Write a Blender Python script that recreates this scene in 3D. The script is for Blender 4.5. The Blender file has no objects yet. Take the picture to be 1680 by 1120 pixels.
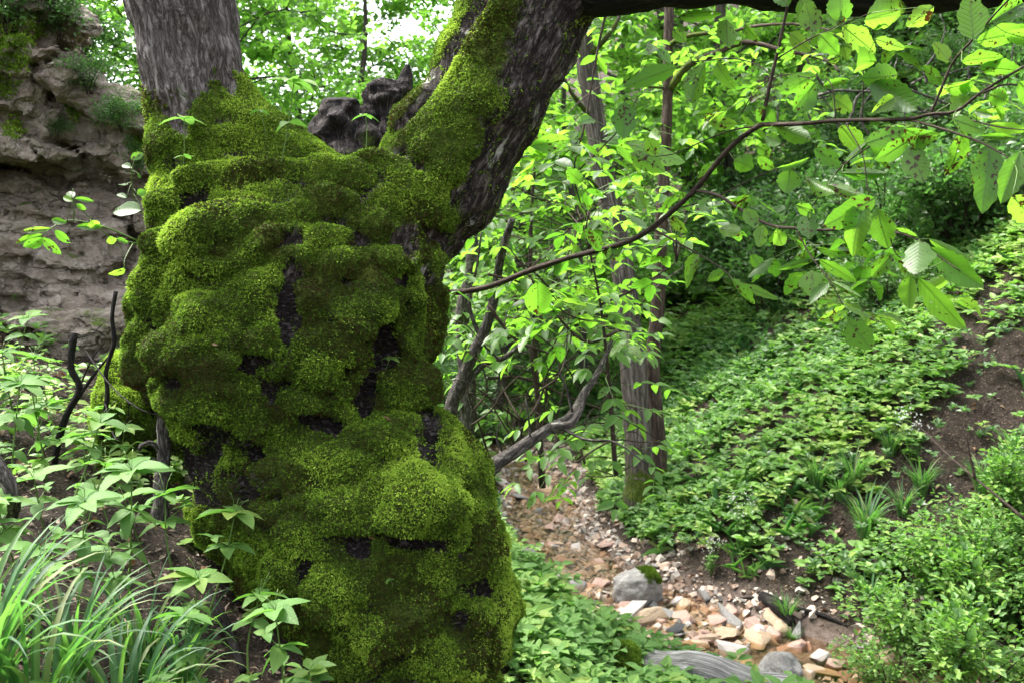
import bpy, bmesh, math, random
import numpy as np
from mathutils import Vector, Matrix
R = math.radians
SC = bpy.context.scene
COL = SC.collection
# ------------------------------------------------------------------ camera, world, sun, exposure
PITCH = R(5.0); CAMZ = 1.6; FPX = 35 / 36 * 1680
cam_d = bpy.data.cameras.new('camera'); cam = bpy.data.objects.new('camera', cam_d); COL.objects.link(cam)
cam.location = (0, 0, CAMZ); cam.rotation_euler = (R(90) - PITCH, 0, 0)
cam_d.lens = 35; cam_d.sensor_width = 36; cam_d.clip_start = 0.05; cam_d.clip_end = 2000
cam_d.dof.use_dof = True; cam_d.dof.focus_distance = 3.1; cam_d.dof.aperture_fstop = 6.3
SC.camera = cam
SUN_EL, SUN_AZ = R(56), R(-60)          # azimuth from +Y towards +X
w = bpy.data.worlds.new('World'); SC.world = w; w.use_nodes = True
nt = w.node_tree; bg = nt.nodes['Background']
sky = nt.nodes.new('ShaderNodeTexSky'); sky.sky_type = 'NISHITA'; sky.sun_disc = False
sky.sun_elevation = SUN_EL; sky.sun_rotation = SUN_AZ; sky.dust_density = 4.0; sky.ozone_density = 1.0
hs = nt.nodes.new('ShaderNodeHueSaturation'); hs.inputs['Saturation'].default_value = 0.30
nt.links.new(sky.outputs[0], hs.inputs['Color']); nt.links.new(hs.outputs[0], bg.inputs[0])
bg.inputs[1].default_value = 0.14
sd = bpy.data.lights.new('sun', 'SUN'); sd.energy = 1.5; sd.angle = R(14); sd.color = (1, .96, .9)
so = bpy.data.objects.new('sun', sd); COL.objects.link(so)
sv = Vector((math.sin(SUN_AZ) * math.cos(SUN_EL), math.cos(SUN_AZ) * math.cos(SUN_EL), math.sin(SUN_EL)))
so.rotation_euler = sv.to_track_quat('Z', 'Y').to_euler(); so.location = sv * 30
SC.view_settings.view_transform = 'Standard'; SC.view_settings.look = 'None'
SC.view_settings.exposure = 2.7; SC.view_settings.gamma = 1
cy = SC.cycles
cy.max_bounces = 7; cy.diffuse_bounces = 4; cy.glossy_bounces = 2; cy.transmission_bounces = 3; cy.transparent_max_bounces = 12
cy.use_denoising = True; cy.caustics_reflective = False; cy.caustics_refractive = False
cy.sample_clamp_indirect = 6

# ------------------------------------------------------------------ helpers
FW = np.array([0, math.cos(PITCH), -math.sin(PITCH)]); UP = np.array([0, math.sin(PITCH), math.cos(PITCH)]); RT = np.array([1., 0, 0])
CAM = np.array([0, 0, CAMZ])
def P(px, py, d):
    return CAM + d * FW + (px - 840) / FPX * d * RT - (py - 560) / FPX * d * UP
def proj(V):
    q = V - CAM; d = q @ FW
    return 840 + (q @ RT) / d * FPX, 560 - (q @ UP) / d * FPX, d
def rng(s): return np.random.default_rng(s)
def _h(ix, iy, iz, s):
    n = (ix.astype(np.uint32) * np.uint32(374761393) + iy.astype(np.uint32) * np.uint32(668265263) + iz.astype(np.uint32) * np.uint32(2147483647 - 4521) + np.uint32(s * 1013 + 7))
    n = (n ^ (n >> np.uint32(13))) * np.uint32(1274126177)
    n = (n ^ (n >> np.uint32(16))) * np.uint32(2246822519)
    n = n ^ (n >> np.uint32(15))
    return n.astype(np.float32) / 4294967295.0
def vn(V, sc, s=0):
    """value noise -1..1"""
    q = np.asarray(V, dtype=np.float64) * sc + 511.3
    i = np.floor(q).astype(np.int64); f = (q - i); f = f * f * f * (f * (f * 6 - 15) + 10)
    o = 0
    for a in (0, 1):
        wa = f[..., 0] if a else 1 - f[..., 0]
        for b in (0, 1):
            wb = f[..., 1] if b else 1 - f[..., 1]
            for c in (0, 1):
                wc = f[..., 2] if c else 1 - f[..., 2]
                o = o + wa * wb * wc * _h(i[..., 0] + a, i[..., 1] + b, i[..., 2] + c, s)
    return o * 2 - 1
def fbm(V, sc, s=0, o=3):
    r = 0; a = 1; t = 0
    for k in range(o):
        r = r + a * vn(V, sc * 2 ** k, s + k); t += a; a *= .5
    return r / t
def sst(a, b, x):
    t = np.clip((x - a) / (b - a), 0, 1); return t * t * (3 - 2 * t)

def new_obj(name, data, parent=None, label=None, cat=None, group=None, kind=None, loc=None):
    o = bpy.data.objects.new(name, data); COL.objects.link(o)
    if loc is not None: o.location = Vector([float(c) for c in loc])
    if parent is not None:
        o.parent = parent
        if parent.location.length > 0 and loc is None and data is not None: o.matrix_parent_inverse = Matrix.Translation(-parent.location)
    if label: o['label'] = label
    if cat: o['category'] = cat
    if group: o['group'] = group
    if kind: o['kind'] = kind
    return o
def mk_mesh(name, V, F, mats, attrs=None, smooth=False, midx=None):
    me = bpy.data.meshes.new(name)
    V = np.asarray(V, dtype=np.float32).reshape(-1, 3)
    Fs = F if isinstance(F, list) else [F]
    Fs = [np.asarray(f, dtype=np.int32) for f in Fs if len(f)]
    nl = sum(f.size for f in Fs); npoly = sum(len(f) for f in Fs)
    me.vertices.add(len(V)); me.vertices.foreach_set('co', V.ravel())
    me.loops.add(nl); me.polygons.add(npoly)
    me.loops.foreach_set('vertex_index', np.concatenate([f.ravel() for f in Fs]))
    tot = np.concatenate([np.full(len(f), f.shape[1], dtype=np.int32) for f in Fs])
    st = np.concatenate([[0], np.cumsum(tot)[:-1]]).astype(np.int32)
    me.polygons.foreach_set('loop_start', st); me.polygons.foreach_set('loop_total', tot)
    if smooth: me.polygons.foreach_set('use_smooth', np.ones(npoly, dtype=bool))
    else: me.polygons.foreach_set('use_smooth', np.zeros(npoly, dtype=bool))
    for m in (mats if isinstance(mats, (list, tuple)) else [mats]): me.materials.append(m)
    if midx is not None: me.polygons.foreach_set('material_index', np.asarray(midx, dtype=np.int32))
    for k, a in (attrs or {}).items():
        a = np.asarray(a, dtype=np.float32)
        if a.ndim == 1:
            at = me.attributes.new(k, 'FLOAT', 'POINT'); at.data.foreach_set('value', a)
        else:
            at = me.attributes.new(k, 'FLOAT_VECTOR', 'POINT'); at.data.foreach_set('vector', a.ravel())
    me.update(calc_edges=True)
    return me
def unit(v): 
    v = np.asarray(v, float); return v / np.maximum(np.linalg.norm(v, axis=-1, keepdims=True), 1e-9)
def basis(d, n):
    """columns x=dir, y=across, z=normal ; d,n (m,3)"""
    d = unit(d); y = unit(np.cross(n, d)); z = np.cross(d, y)
    return np.stack([d, y, z], axis=-1)
class Acc:
    """collects pieces into one mesh"""
    def __init__(s): s.V = []; s.T = []; s.Q = []; s.rnd = []; s.lc = []; s.n = 0
    def add(s, V, F, rnd=0., lc=None):
        V = np.asarray(V, float).reshape(-1, 3); F = np.asarray(F)
        if len(V) == 0: return
        (s.T if F.shape[1] == 3 else s.Q).append(F + s.n)
        s.V.append(V); s.rnd.append(np.broadcast_to(np.asarray(rnd, float), (len(V),)))
        s.lc.append(np.zeros((len(V), 3)) if lc is None else np.asarray(lc, float)); s.n += len(V)
    def inst(s, tmpl, M, t, rnd=None, scale=None):
        TV, TF, TL = tmpl; n = len(t); k = len(TV)
        if n == 0: return
        if scale is not None: M = M * np.asarray(scale, float).reshape(n, 1, -1)
        V = np.einsum('nij,kj->nki', M, TV) + np.asarray(t)[:, None, :]
        F = (TF[None] + (np.arange(n) * k)[:, None, None]).reshape(-1, TF.shape[1])
        r = np.zeros(n) if rnd is None else rnd
        s.add(V.reshape(-1, 3), F, np.repeat(r, k), np.tile(TL, (n, 1)))
    def mesh(s, name, mat, smooth=False):
        F = []
        if s.T: F.append(np.concatenate(s.T))
        if s.Q: F.append(np.concatenate(s.Q))
        return mk_mesh(name, np.concatenate(s.V), F, mat, {'rnd': np.concatenate(s.rnd), 'lc': np.concatenate(s.lc)}, smooth)
def smooth_path(pts, n):
    """Catmull-Rom resample"""
    p = np.asarray(pts, float)
    if len(p) == 2: 
        t = np.linspace(0, 1, n)[:, None]; return p[0] * (1 - t) + p[1] * t
    q = np.vstack([2 * p[0] - p[1], p, 2 * p[-1] - p[-2]]); m = len(p) - 1; out = []
    for u in np.linspace(0, m - 1e-6, n):
        i = int(u); f = u - i; a, b, c, d = q[i:i + 4]
        out.append(.5 * ((2 * b) + (-a + c) * f + (2 * a - 5 * b + 4 * c - d) * f * f + (-a + 3 * b - 3 * c + d) * f ** 3))
    return np.array(out)
def tube(path, rad, ns=8, rough=0., seed=0, nfreq=8, flat=None):
    path = np.asarray(path, float); n = len(path); rad = np.interp(np.linspace(0, 1, n), np.linspace(0, 1, len(np.atleast_1d(rad))), np.atleast_1d(rad))
    tg = unit(np.gradient(path, axis=0)); a = np.array([0, 0, 1.]) if abs(tg[0][2]) < .9 else np.array([1., 0, 0])
    N = []; u = unit(np.cross(tg[0], a))
    for i in range(n):
        u = unit(u - tg[i] * (u @ tg[i])); N.append(u)
    N = np.array(N); B = np.cross(tg, N)
    th = np.linspace(0, 2 * math.pi, ns, endpoint=False)
    rr = rad[:, None] * np.ones(ns)
    V = path[:, None] + rr[..., None] * (np.cos(th)[None, :, None] * N[:, None] + np.sin(th)[None, :, None] * B[:, None])
    L = np.concatenate([[0], np.cumsum(np.linalg.norm(np.diff(path, axis=0), axis=1))])
    if rough > 0:
        nz = fbm(V, nfreq, seed, 3); V = path[:, None] + (V - path[:, None]) * (1 + rough * nz[..., None])
    lc = np.stack([np.cos(th)[None] * rr, np.sin(th)[None] * rr, np.broadcast_to(L[:, None], rr.shape)], -1)
    i = np.arange(n - 1)[:, None] * ns; j = np.arange(ns)[None]; j2 = (j + 1) % ns
    F = np.stack([i + j, i + j2, i + ns + j2, i + ns + j], -1).reshape(-1, 4)
    V = V.reshape(-1, 3); lc = lc.reshape(-1, 3)
    # caps
    V = np.vstack([V, path[0], path[-1]]); lc = np.vstack([lc, [0, 0, 0], [0, 0, L[-1]]])
    k = np.arange(ns); c0 = n * ns; c1 = c0 + 1
    F = np.vstack([F, np.stack([np.full(ns, c0), (k + 1) % ns, k, k], -1)[:, [0, 1, 2, 2]] * 0 + np.stack([np.full(ns, c0), (k + 1) % ns, k, np.full(ns, c0)], -1)]) if False else F
    T = np.vstack([np.stack([np.full(ns, c0), (k + 1) % ns, k], -1), np.stack([np.full(ns, c1), (n - 1) * ns + k, (n - 1) * ns + (k + 1) % ns], -1)])
    return V, F, T, lc
def add_tube(acc, path, rad, ns=6, n=None, rnd=0., **k):
    p = smooth_path(path, n or max(2, len(path) * 3))
    V, F, T, lc = tube(p, rad, ns, **k)
    n0 = acc.n; acc.add(V, F, rnd, lc); acc.T.append(T + n0)
def leaf_tmpl(rows=6, wid=.5, prof='ov', fold=.18, droop=.18, cols=2, curl=0., ragged=0., seed=0):
    t = np.linspace(0, 1, rows + 1)
    if prof == 'ov': wv = np.sin(math.pi * t ** .8) ** .8 * (1 - .25 * t)
    elif prof == 'lance': wv = np.sin(math.pi * t ** .7) * (1 - .35 * t)
    elif prof == 'walnut': wv = np.sin(math.pi * np.clip(t, 0, 1) ** .92) ** .72 * (1 - .12 * t ** 4)
    wv[0] = .03; wv[-1] = .0; wv = wv / wv.max() * wid / 2
    s = np.linspace(-1, 1, 2 * cols + 1)
    X, Sg = np.meshgrid(t, s, indexing='ij')
    Y = Sg * wv[:, None] * (1 + ragged * np.random.default_rng(seed).uniform(-1, .35, (rows + 1, 2))[:, [0] * cols + [0] + [1] * cols] * (np.abs(Sg) > .9))
    X = X + .03 * np.sin(t * 3 + seed)[:, None] * 0
    Y = Y + .06 * math.sin(seed * 2.1) * (t * (1 - t))[:, None] * 2
    Z = -droop * X ** 2 + fold * np.abs(Y) * 1.6 - curl * Y * Y * 6 + .012 * np.sin(X * 17 + Sg * 2) * np.abs(Sg)
    V = np.stack([X, Y, Z], -1).reshape(-1, 3)
    L = np.stack([X, Sg * np.maximum(wv[:, None], 1e-4) / (wid / 2), Sg], -1).reshape(-1, 3)
    m = 2 * cols + 1; i = np.arange(rows)[:, None] * m; j = np.arange(m - 1)[None]
    F = np.stack([i + j, i + m + j, i + m + j + 1, i + j + 1], -1).reshape(-1, 4)
    return V, F, L
LEAF_HI = leaf_tmpl(9, .52, 'walnut', .16, .16, 3)
LEAF_HV = [leaf_tmpl(14, .52, 'walnut', (.1, .35, .2, .5, -.2, .28, .15)[q], (.1, .3, .45, .2, .55, -.15, .35)[q], 3, (0, .2, -.3, .1, .3, 0, -.2)[q], .20, q) for q in range(7)]
LEAF_MD = leaf_tmpl(5, .46, 'ov', .2, .25, 1)
LEAF_LANCE = leaf_tmpl(7, .52, 'ov', .16, .34, 1)
LEAF_LO = leaf_tmpl(3, .55, 'ov', .2, .15, 1)
LEAF_MIN = (np.array([[0, 0, 0], [.45, .27, .07], [1, 0, -.08], [.45, -.27, .07]]), np.array([[0, 1, 2], [0, 2, 3]]), np.array([[0, 0, 0], [.45, 1, 0], [1, 0, 0], [.45, -1, 0]]))

# ------------------------------------------------------------------ materials
def mat(name):
    m = bpy.data.materials.new(name); m.use_nodes = True; t = m.node_tree
    for n in list(t.nodes): t.nodes.remove(n)
    out = t.nodes.new('ShaderNodeOutputMaterial')
    return m, t, out
def nd(t, typ, ins=None, **pr):
    n = t.nodes.new(typ)
    for k, v in pr.items(): setattr(n, k, v)
    for k, v in (ins or {}).items():
        if isinstance(v, bpy.types.NodeSocket): t.links.new(v, n.inputs[k])
        else: n.inputs[k].default_value = v
    return n
def ramp(t, fac, stops, interp='LINEAR'):
    n = t.nodes.new('ShaderNodeValToRGB'); cr = n.color_ramp; cr.interpolation = interp
    while len(cr.elements) < len(stops): cr.elements.new(.5)
    for e, (p, c) in zip(cr.elements, stops):
        e.position = p; e.color = tuple(c) + (1,) if not np.isscalar(c) else (c, c, c, 1)
    t.links.new(fac, n.inputs[0]); return n.outputs[0]
def mixc(t, f, a, b, bt='MIX'):
    n = t.nodes.new('ShaderNodeMix'); n.data_type = 'RGBA'; n.blend_type = bt
    for k, v in ((0, f), (6, a), (7, b)):
        if isinstance(v, bpy.types.NodeSocket): t.links.new(v, n.inputs[k])
        else: n.inputs[k].default_value = v if np.isscalar(v) else tuple(v) + (1,)
    return n.outputs[2]
def mth(t, op, a, b=0., c=0., clamp=False):
    n = t.nodes.new('ShaderNodeMath'); n.operation = op; n.use_clamp = clamp
    for k, v in enumerate((a, b, c)):
        if isinstance(v, bpy.types.NodeSocket): t.links.new(v, n.inputs[k])
        else: n.inputs[k].default_value = v
    return n.outputs[0]
def attr(t, name, out='Fac'):
    n = t.nodes.new('ShaderNodeAttribute'); n.attribute_name = name; return n.outputs[out]
def noise(t, vec, scale, detail=4, rough=.55, out=0, dist=0.):
    return nd(t, 'ShaderNodeTexNoise', {'Vector': vec, 'Scale': scale, 'Detail': detail, 'Roughness': rough, 'Distortion': dist}).outputs[out]
def leaf_mat(name, cols, trans=.45, rough=.42, tcol=None, spots=0., holes=0., vein=.3, spec=.5, pos='obj'):
    m, t, out = mat(name)
    r = attr(t, 'rnd'); c = ramp(t, r, [(i / max(1, len(cols) - 1), k) for i, k in enumerate(cols)])
    tc = ramp(t, r, [(i / max(1, len(tcol) - 1), k) for i, k in enumerate(tcol)]) if tcol else c
    lc = nd(t, 'ShaderNodeSeparateXYZ', {0: attr(t, 'lc', 'Vector')})
    ay = mth(t, 'ABSOLUTE', lc.outputs[1])
    bump = None
    if vein > 0:
        mid = mth(t, 'LESS_THAN', ay, .06)
        ph = mth(t, 'SUBTRACT', mth(t, 'MULTIPLY', lc.outputs[0], 62.), mth(t, 'MULTIPLY', ay, 14.))
        sn = mth(t, 'POWER', mth(t, 'ABSOLUTE', mth(t, 'SINE', mth(t, 'MULTIPLY', ph, .5))), 12.)
        vm = mth(t, 'MULTIPLY', mth(t, 'MAXIMUM', mid, mth(t, 'MULTIPLY', sn, .5)), vein, clamp=True)
        c = mixc(t, vm, c, (.16, .26, .08)); tc = mixc(t, vm, tc, tuple(x * .35 for x in (tcol or cols)[0]))
        bump = nd(t, 'ShaderNodeBump', {'Height': sn, 'Strength': .35, 'Distance': .002}, invert=True).outputs[0]
    geo = nd(t, 'ShaderNodeTexCoord').outputs['Object']
    nz2 = noise(t, geo, 9., 2)
    c = mixc(t, mth(t, 'MULTIPLY', nz2, .35), c, (.02, .04, .01), 'MIX')
    if spots > 0:
        n1 = noise(t, geo, 75., 2, .6); n0 = noise(t, geo, 9., 2, .5)
        th = mth(t, 'SUBTRACT', .78 + spots * .55, mth(t, 'MULTIPLY', n0, spots * 2.1))
        sm = mth(t, 'MULTIPLY', mth(t, 'SUBTRACT', n1, th), 18., clamp=True)
        c = mixc(t, sm, c, (.05, .022, .008)); tc = mixc(t, sm, tc, (.05, .018, .004))
    pr = nd(t, 'ShaderNodeBsdfPrincipled', {'Base Color': c, 'Roughness': rough, 'Specular IOR Level': spec})
    tr = nd(t, 'ShaderNodeBsdfTranslucent', {'Color': tc})
    if bump: t.links.new(bump, pr.inputs['Normal'])
    mx = nd(t, 'ShaderNodeMixShader', {0: trans, 1: pr.outputs[0], 2: tr.outputs[0]}).outputs[0]
    if holes > 0:
        n1 = noise(t, geo, 48., 1, .5); n0 = noise(t, geo, 6., 1, .5)
        hm = mth(t, 'GREATER_THAN', n1, mth(t, 'SUBTRACT', .92, mth(t, 'MULTIPLY', n0, holes)))
        mx = nd(t, 'ShaderNodeMixShader', {0: hm, 1: mx, 2: nd(t, 'ShaderNodeBsdfTransparent').outputs[0]}).outputs[0]
    t.links.new(mx, out.inputs[0]); return m
def bark_mat(name, dark, mid, light, stretch=(1, 1, .18), scale=22., bump=.9, dist=.012, mossy=None, lichen=0., vec=None, rough=.92, mossc=((.03, .045, .004), (.09, .13, .012)), stops=(.36, .62, .95)):
    m, t, out = mat(name)
    v = attr(t, 'lc', 'Vector') if vec is None else attr(t, vec, 'Vector')
    mp = nd(t, 'ShaderNodeMapping', {'Vector': v, 'Scale': stretch}).outputs[0]
    nw = noise(t, mp, scale * .5, 3, .6, out=1)
    mpw = nd(t, 'ShaderNodeVectorMath', {0: mp, 1: nd(t, 'ShaderNodeVectorMath', {0: nw, 3: .05}, operation='SCALE').outputs[0]}, operation='ADD').outputs[0]
    ra = noise(t, mpw, scale * .8, 5, .6); rb = noise(t, mpw, scale * 2.1, 4, .6)
    vo = mth(t, 'ADD', mth(t, 'MULTIPLY', mth(t, 'ABSOLUTE', mth(t, 'SUBTRACT', ra, .5)), 3.2, clamp=True), mth(t, 'MULTIPLY', mth(t, 'ABSOLUTE', mth(t, 'SUBTRACT', rb, .5)), 1.6, clamp=True))
    n1 = noise(t, mp, scale * 1.6, 6, .65); n2 = noise(t, v, 5., 4, .6); n3 = noise(t, v, 110., 3, .7)
    hgt = mth(t, 'ADD', mth(t, 'MULTIPLY', vo, .85), mth(t, 'ADD', mth(t, 'MULTIPLY', n1, .5), mth(t, 'MULTIPLY', n3, .15)))
    c = ramp(t, hgt, [(stops[0], dark), (stops[1], mid), (stops[2], light)])
    c = mixc(t, mth(t, 'MULTIPLY', n2, .55), c, dark)
    if lichen > 0:
        nl = noise(t, mp, 13., 5, .7); lm = mth(t, 'MULTIPLY', mth(t, 'SUBTRACT', nl, 1 - lichen), 14., clamp=True)
        c = mixc(t, lm, c, (.50, .50, .44))
    if mossy == 'attr':
        mm = mth(t, 'MULTIPLY', mth(t, 'SUBTRACT', mth(t, 'ADD', attr(t, 'moss'), mth(t, 'MULTIPLY', mth(t, 'SUBTRACT', noise(t, v, 30., 3), .5), .5)), .42), 6., clamp=True)
        mc = ramp(t, noise(t, v, 26., 4), [(.3, mossc[0]), (.7, mossc[1])])
        c = mixc(t, mm, c, mc)
    elif mossy:
        z = nd(t, 'ShaderNodeSeparateXYZ', {0: v}).outputs[2]
        mm = mth(t, 'MULTIPLY', mth(t, 'SUBTRACT', noise(t, v, 6., 5, .7), mth(t, 'ADD', .22, mth(t, 'MULTIPLY', z, 1. / mossy * .4))), 9., clamp=True)
        c = mixc(t, mm, c, ramp(t, noise(t, v, 60., 4), [(.3, mossc[0]), (.7, mossc[1])]))
    bp = nd(t, 'ShaderNodeBump', {'Height': hgt, 'Strength': bump, 'Distance': dist}).outputs[0]
    pr = nd(t, 'ShaderNodeBsdfPrincipled', {'Base Color': c, 'Roughness': rough, 'Specular IOR Level': .25, 'Normal': bp})
    t.links.new(pr.outputs[0], out.inputs[0]); return m
def rock_mat(name, c0, c1, c2, scale=6., bump=.6, moss=0., wet=.75, dist=.02, strata=0., crack=.08):
    m, t, out = mat(name)
    g = nd(t, 'ShaderNodeTexCoord').outputs['Object']
    mp = nd(t, 'ShaderNodeMapping', {'Vector': g, 'Scale': (1, 1, 1 + strata)}).outputs[0]
    n1 = noise(t, mp, scale, 8, .65, dist=.4); n2 = noise(t, g, scale * 9, 5, .7); n3 = noise(t, mp, scale * .35, 3)
    wv_ = nd(t, 'ShaderNodeVectorMath', {0: noise(t, g, scale * 1.1, 5, .65, out=1), 3: .32}, operation='SCALE').outputs[0]
    vo = nd(t, 'ShaderNodeTexVoronoi', {'Vector': nd(t, 'ShaderNodeVectorMath', {0: mp, 1: wv_}, operation='ADD').outputs[0], 'Scale': scale * .8}, feature='DISTANCE_TO_EDGE').outputs[0]
    cr = mth(t, 'MINIMUM', mth(t, 'MULTIPLY', vo, 12.), 1.)
    h = mth(t, 'ADD', mth(t, 'MULTIPLY', n1, .8), mth(t, 'ADD', mth(t, 'MULTIPLY', n2, .25), mth(t, 'MULTIPLY', cr, crack)))
    c = ramp(t, mth(t, 'ADD', mth(t, 'MULTIPLY', n1, .6), mth(t, 'MULTIPLY', n2, .4)), [(.32, c0), (.5, c1), (.68, c2)])
    c = mixc(t, mth(t, 'MULTIPLY', n3, .5), c, c0)
    if moss > 0:
        nz = nd(t, 'ShaderNodeSeparateXYZ', {0: nd(t, 'ShaderNodeNewGeometry').outputs['Normal']}).outputs[2]
        mm = mth(t, 'MULTIPLY', mth(t, 'SUBTRACT', mth(t, 'ADD', mth(t, 'MULTIPLY', nz, .5), noise(t, g, 4., 4)), 1.05 - moss), 8., clamp=True)
        c = mixc(t, mm, c, ramp(t, n2, [(.3, (.03, .045, .005)), (.7, (.10, .14, .015))]))
    bp = nd(t, 'ShaderNodeBump', {'Height': h, 'Strength': bump, 'Distance': dist}).outputs[0]
    pr = nd(t, 'ShaderNodeBsdfPrincipled', {'Base Color': c, 'Roughness': wet, 'Specular IOR Level': .4, 'Normal': bp})
    t.links.new(pr.outputs[0], out.inputs[0]); return m
def moss_mat(name, stops):
    m, t, out = mat(name)
    c = ramp(t, attr(t, 'rnd'), stops)
    pr = nd(t, 'ShaderNodeBsdfPrincipled', {'Base Color': c, 'Roughness': .8, 'Specular IOR Level': .2})
    tr = nd(t, 'ShaderNodeBsdfTranslucent', {'Color': c})
    t.links.new(nd(t, 'ShaderNodeMixShader', {0: .35, 1: pr.outputs[0], 2: tr.outputs[0]}).outputs[0], out.inputs[0]); return m

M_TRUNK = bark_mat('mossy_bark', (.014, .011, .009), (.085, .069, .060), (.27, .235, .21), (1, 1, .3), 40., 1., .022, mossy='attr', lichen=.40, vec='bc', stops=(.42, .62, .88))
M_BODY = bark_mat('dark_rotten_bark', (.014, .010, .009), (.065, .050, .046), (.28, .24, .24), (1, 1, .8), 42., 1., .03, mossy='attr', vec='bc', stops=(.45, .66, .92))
M_STEMBARK = bark_mat('grey_walnut_bark', (.045, .037, .032), (.16, .138, .125), (.38, .35, .325), (1, 1, .22), 44., 1., .020, mossy='attr', vec='bc', stops=(.38, .60, .90))
M_DARKBARK = bark_mat('dark_bark', (.004, .0035, .003), (.016, .013, .012), (.05, .042, .038), (1, 1, .3), 30., 1., .012)
M_RIBBARK = bark_mat('ribbed_pale_bark', (.035, .03, .025), (.14, .12, .10), (.30, .27, .24), (1, 1, .10), 34., 1., .02, mossy=.7)
M_BROWNBARK = bark_mat('brown_bark', (.025, .016, .012), (.085, .06, .045), (.17, .13, .105), (1, 1, .2), 26., .8, .01, mossy=.7)
M_FARBARK = bark_mat('far_bark', (.03, .025, .02), (.07, .06, .05), (.14, .12, .10), (1, 1, .2), 18., .6, .01)
M_TWIG = bark_mat('twig_bark', (.02, .014, .01), (.05, .035, .025), (.11, .085, .065), (1, 1, .3), 60., .5, .003)
M_DEADWOOD = bark_mat('dead_wood', (.022, .018, .016), (.10, .088, .078), (.30, .28, .25), (1, 1, .35), 46., 1., .010, lichen=.42)
M_GREYLOG = bark_mat('weathered_log_wood', (.10, .095, .09), (.27, .26, .25), (.46, .45, .44), (1, 1, .05), 30., .9, .012, rough=.7)
M_GREENSTEM = leaf_mat('green_stem', [(.10, .18, .03), (.14, .24, .05)], .1, .5, vein=0)
M_HERO = leaf_mat('walnut_leaf', [(.045, .11, .014), (.075, .17, .02), (.11, .21, .025)], .55, .44, [(.12, .36, .022), (.20, .50, .03), (.32, .62, .05)], spots=.31, holes=.36, vein=.55, spec=.6)
M_MIDLEAF = leaf_mat('sapling_leaf', [(.05, .12, .018), (.09, .20, .03)], .5, .42, [(.20, .52, .035), (.34, .70, .06)], spots=.22, vein=.35)
M_BACKLEAF = leaf_mat('tree_leaf', [(.06, .13, .02), (.10, .21, .03)], .5, .5, [(.22, .54, .05), (.36, .72, .09)], vein=0)
M_HERB = leaf_mat('herb_leaf', [(.07, .16, .035), (.11, .23, .055), (.15, .27, .06), (.22, .26, .04)], .35, .6, [(.16, .42, .05), (.26, .58, .08)], vein=.5, spec=.25)
M_COVER = leaf_mat('cover_leaf', [(.05, .125, .03), (.11, .23, .045), (.19, .35, .07), (.30, .40, .09)], .35, .5, [(.16, .40, .04), (.28, .58, .07)], vein=0, spec=.4)
M_BUSH = leaf_mat('bush_leaf', [(.05, .10, .035), (.09, .17, .055), (.14, .24, .07)], .35, .40, [(.10, .28, .05), (.16, .40, .06)], vein=0, spec=.4)
M_GRASS = leaf_mat('grass_blade', [(.018, .07, .022), (.03, .105, .03), (.07, .18, .045), (.20, .22, .08)], .35, .6, [(.12, .36, .05), (.22, .5, .07)], vein=0, spec=.5)
M_DRYLEAF = leaf_mat('dry_leaf', [(.10, .035, .012), (.22, .11, .05), (.34, .24, .13)], .2, .6, vein=0)
M_PETAL = leaf_mat('white_petal', [(.75, .76, .74), (.85, .85, .82)], .25, .6, vein=0)
M_LITTER = leaf_mat('litter', [(.05, .03, .02), (.11, .075, .05), (.20, .14, .10), (.33, .25, .20)], .05, .8, vein=0)
M_MOSS = moss_mat('moss', [(0, (.07, .036, .012)), (.15, (.045, .062, .008)), (.36, (.085, .16, .014)), (.66, (.19, .32, .028)), (1, (.38, .54, .065))])
M_ROCK = rock_mat('cliff_rock', (.08, .06, .045), (.28, .23, .18), (.55, .49, .41), 3.6, 1., moss=.12, wet=.85, dist=.07, strata=1.2, crack=.34)
M_BOULDER = rock_mat('grey_boulder_rock', (.07, .065, .06), (.20, .19, .18), (.42, .40, .38), 6., 1., moss=.0, dist=.02)
M_MOSSROCK = rock_mat('mossy_rock', (.05, .045, .04), (.12, .11, .1), (.25, .23, .21), 9., .8, moss=.55, dist=.02)
STONE = {'pink': rock_mat('pink_stone', (.22, .13, .10), (.40, .26, .21), (.55, .40, .34), 12., .5, wet=.55),
         'tan': rock_mat('tan_stone', (.24, .16, .10), (.44, .32, .21), (.56, .45, .33), 12., .5, wet=.55),
         'pale': rock_mat('pale_stone', (.26, .22, .20), (.42, .37, .34), (.55, .50, .47), 12., .5, wet=.6),
         'grey': rock_mat('grey_stone', (.10, .095, .09), (.20, .19, .18), (.33, .31, .30), 12., .5, wet=.6),
         'black': rock_mat('black_stone', (.012, .013, .015), (.03, .032, .038), (.06, .065, .07), 12., .5, wet=.4)}

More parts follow.
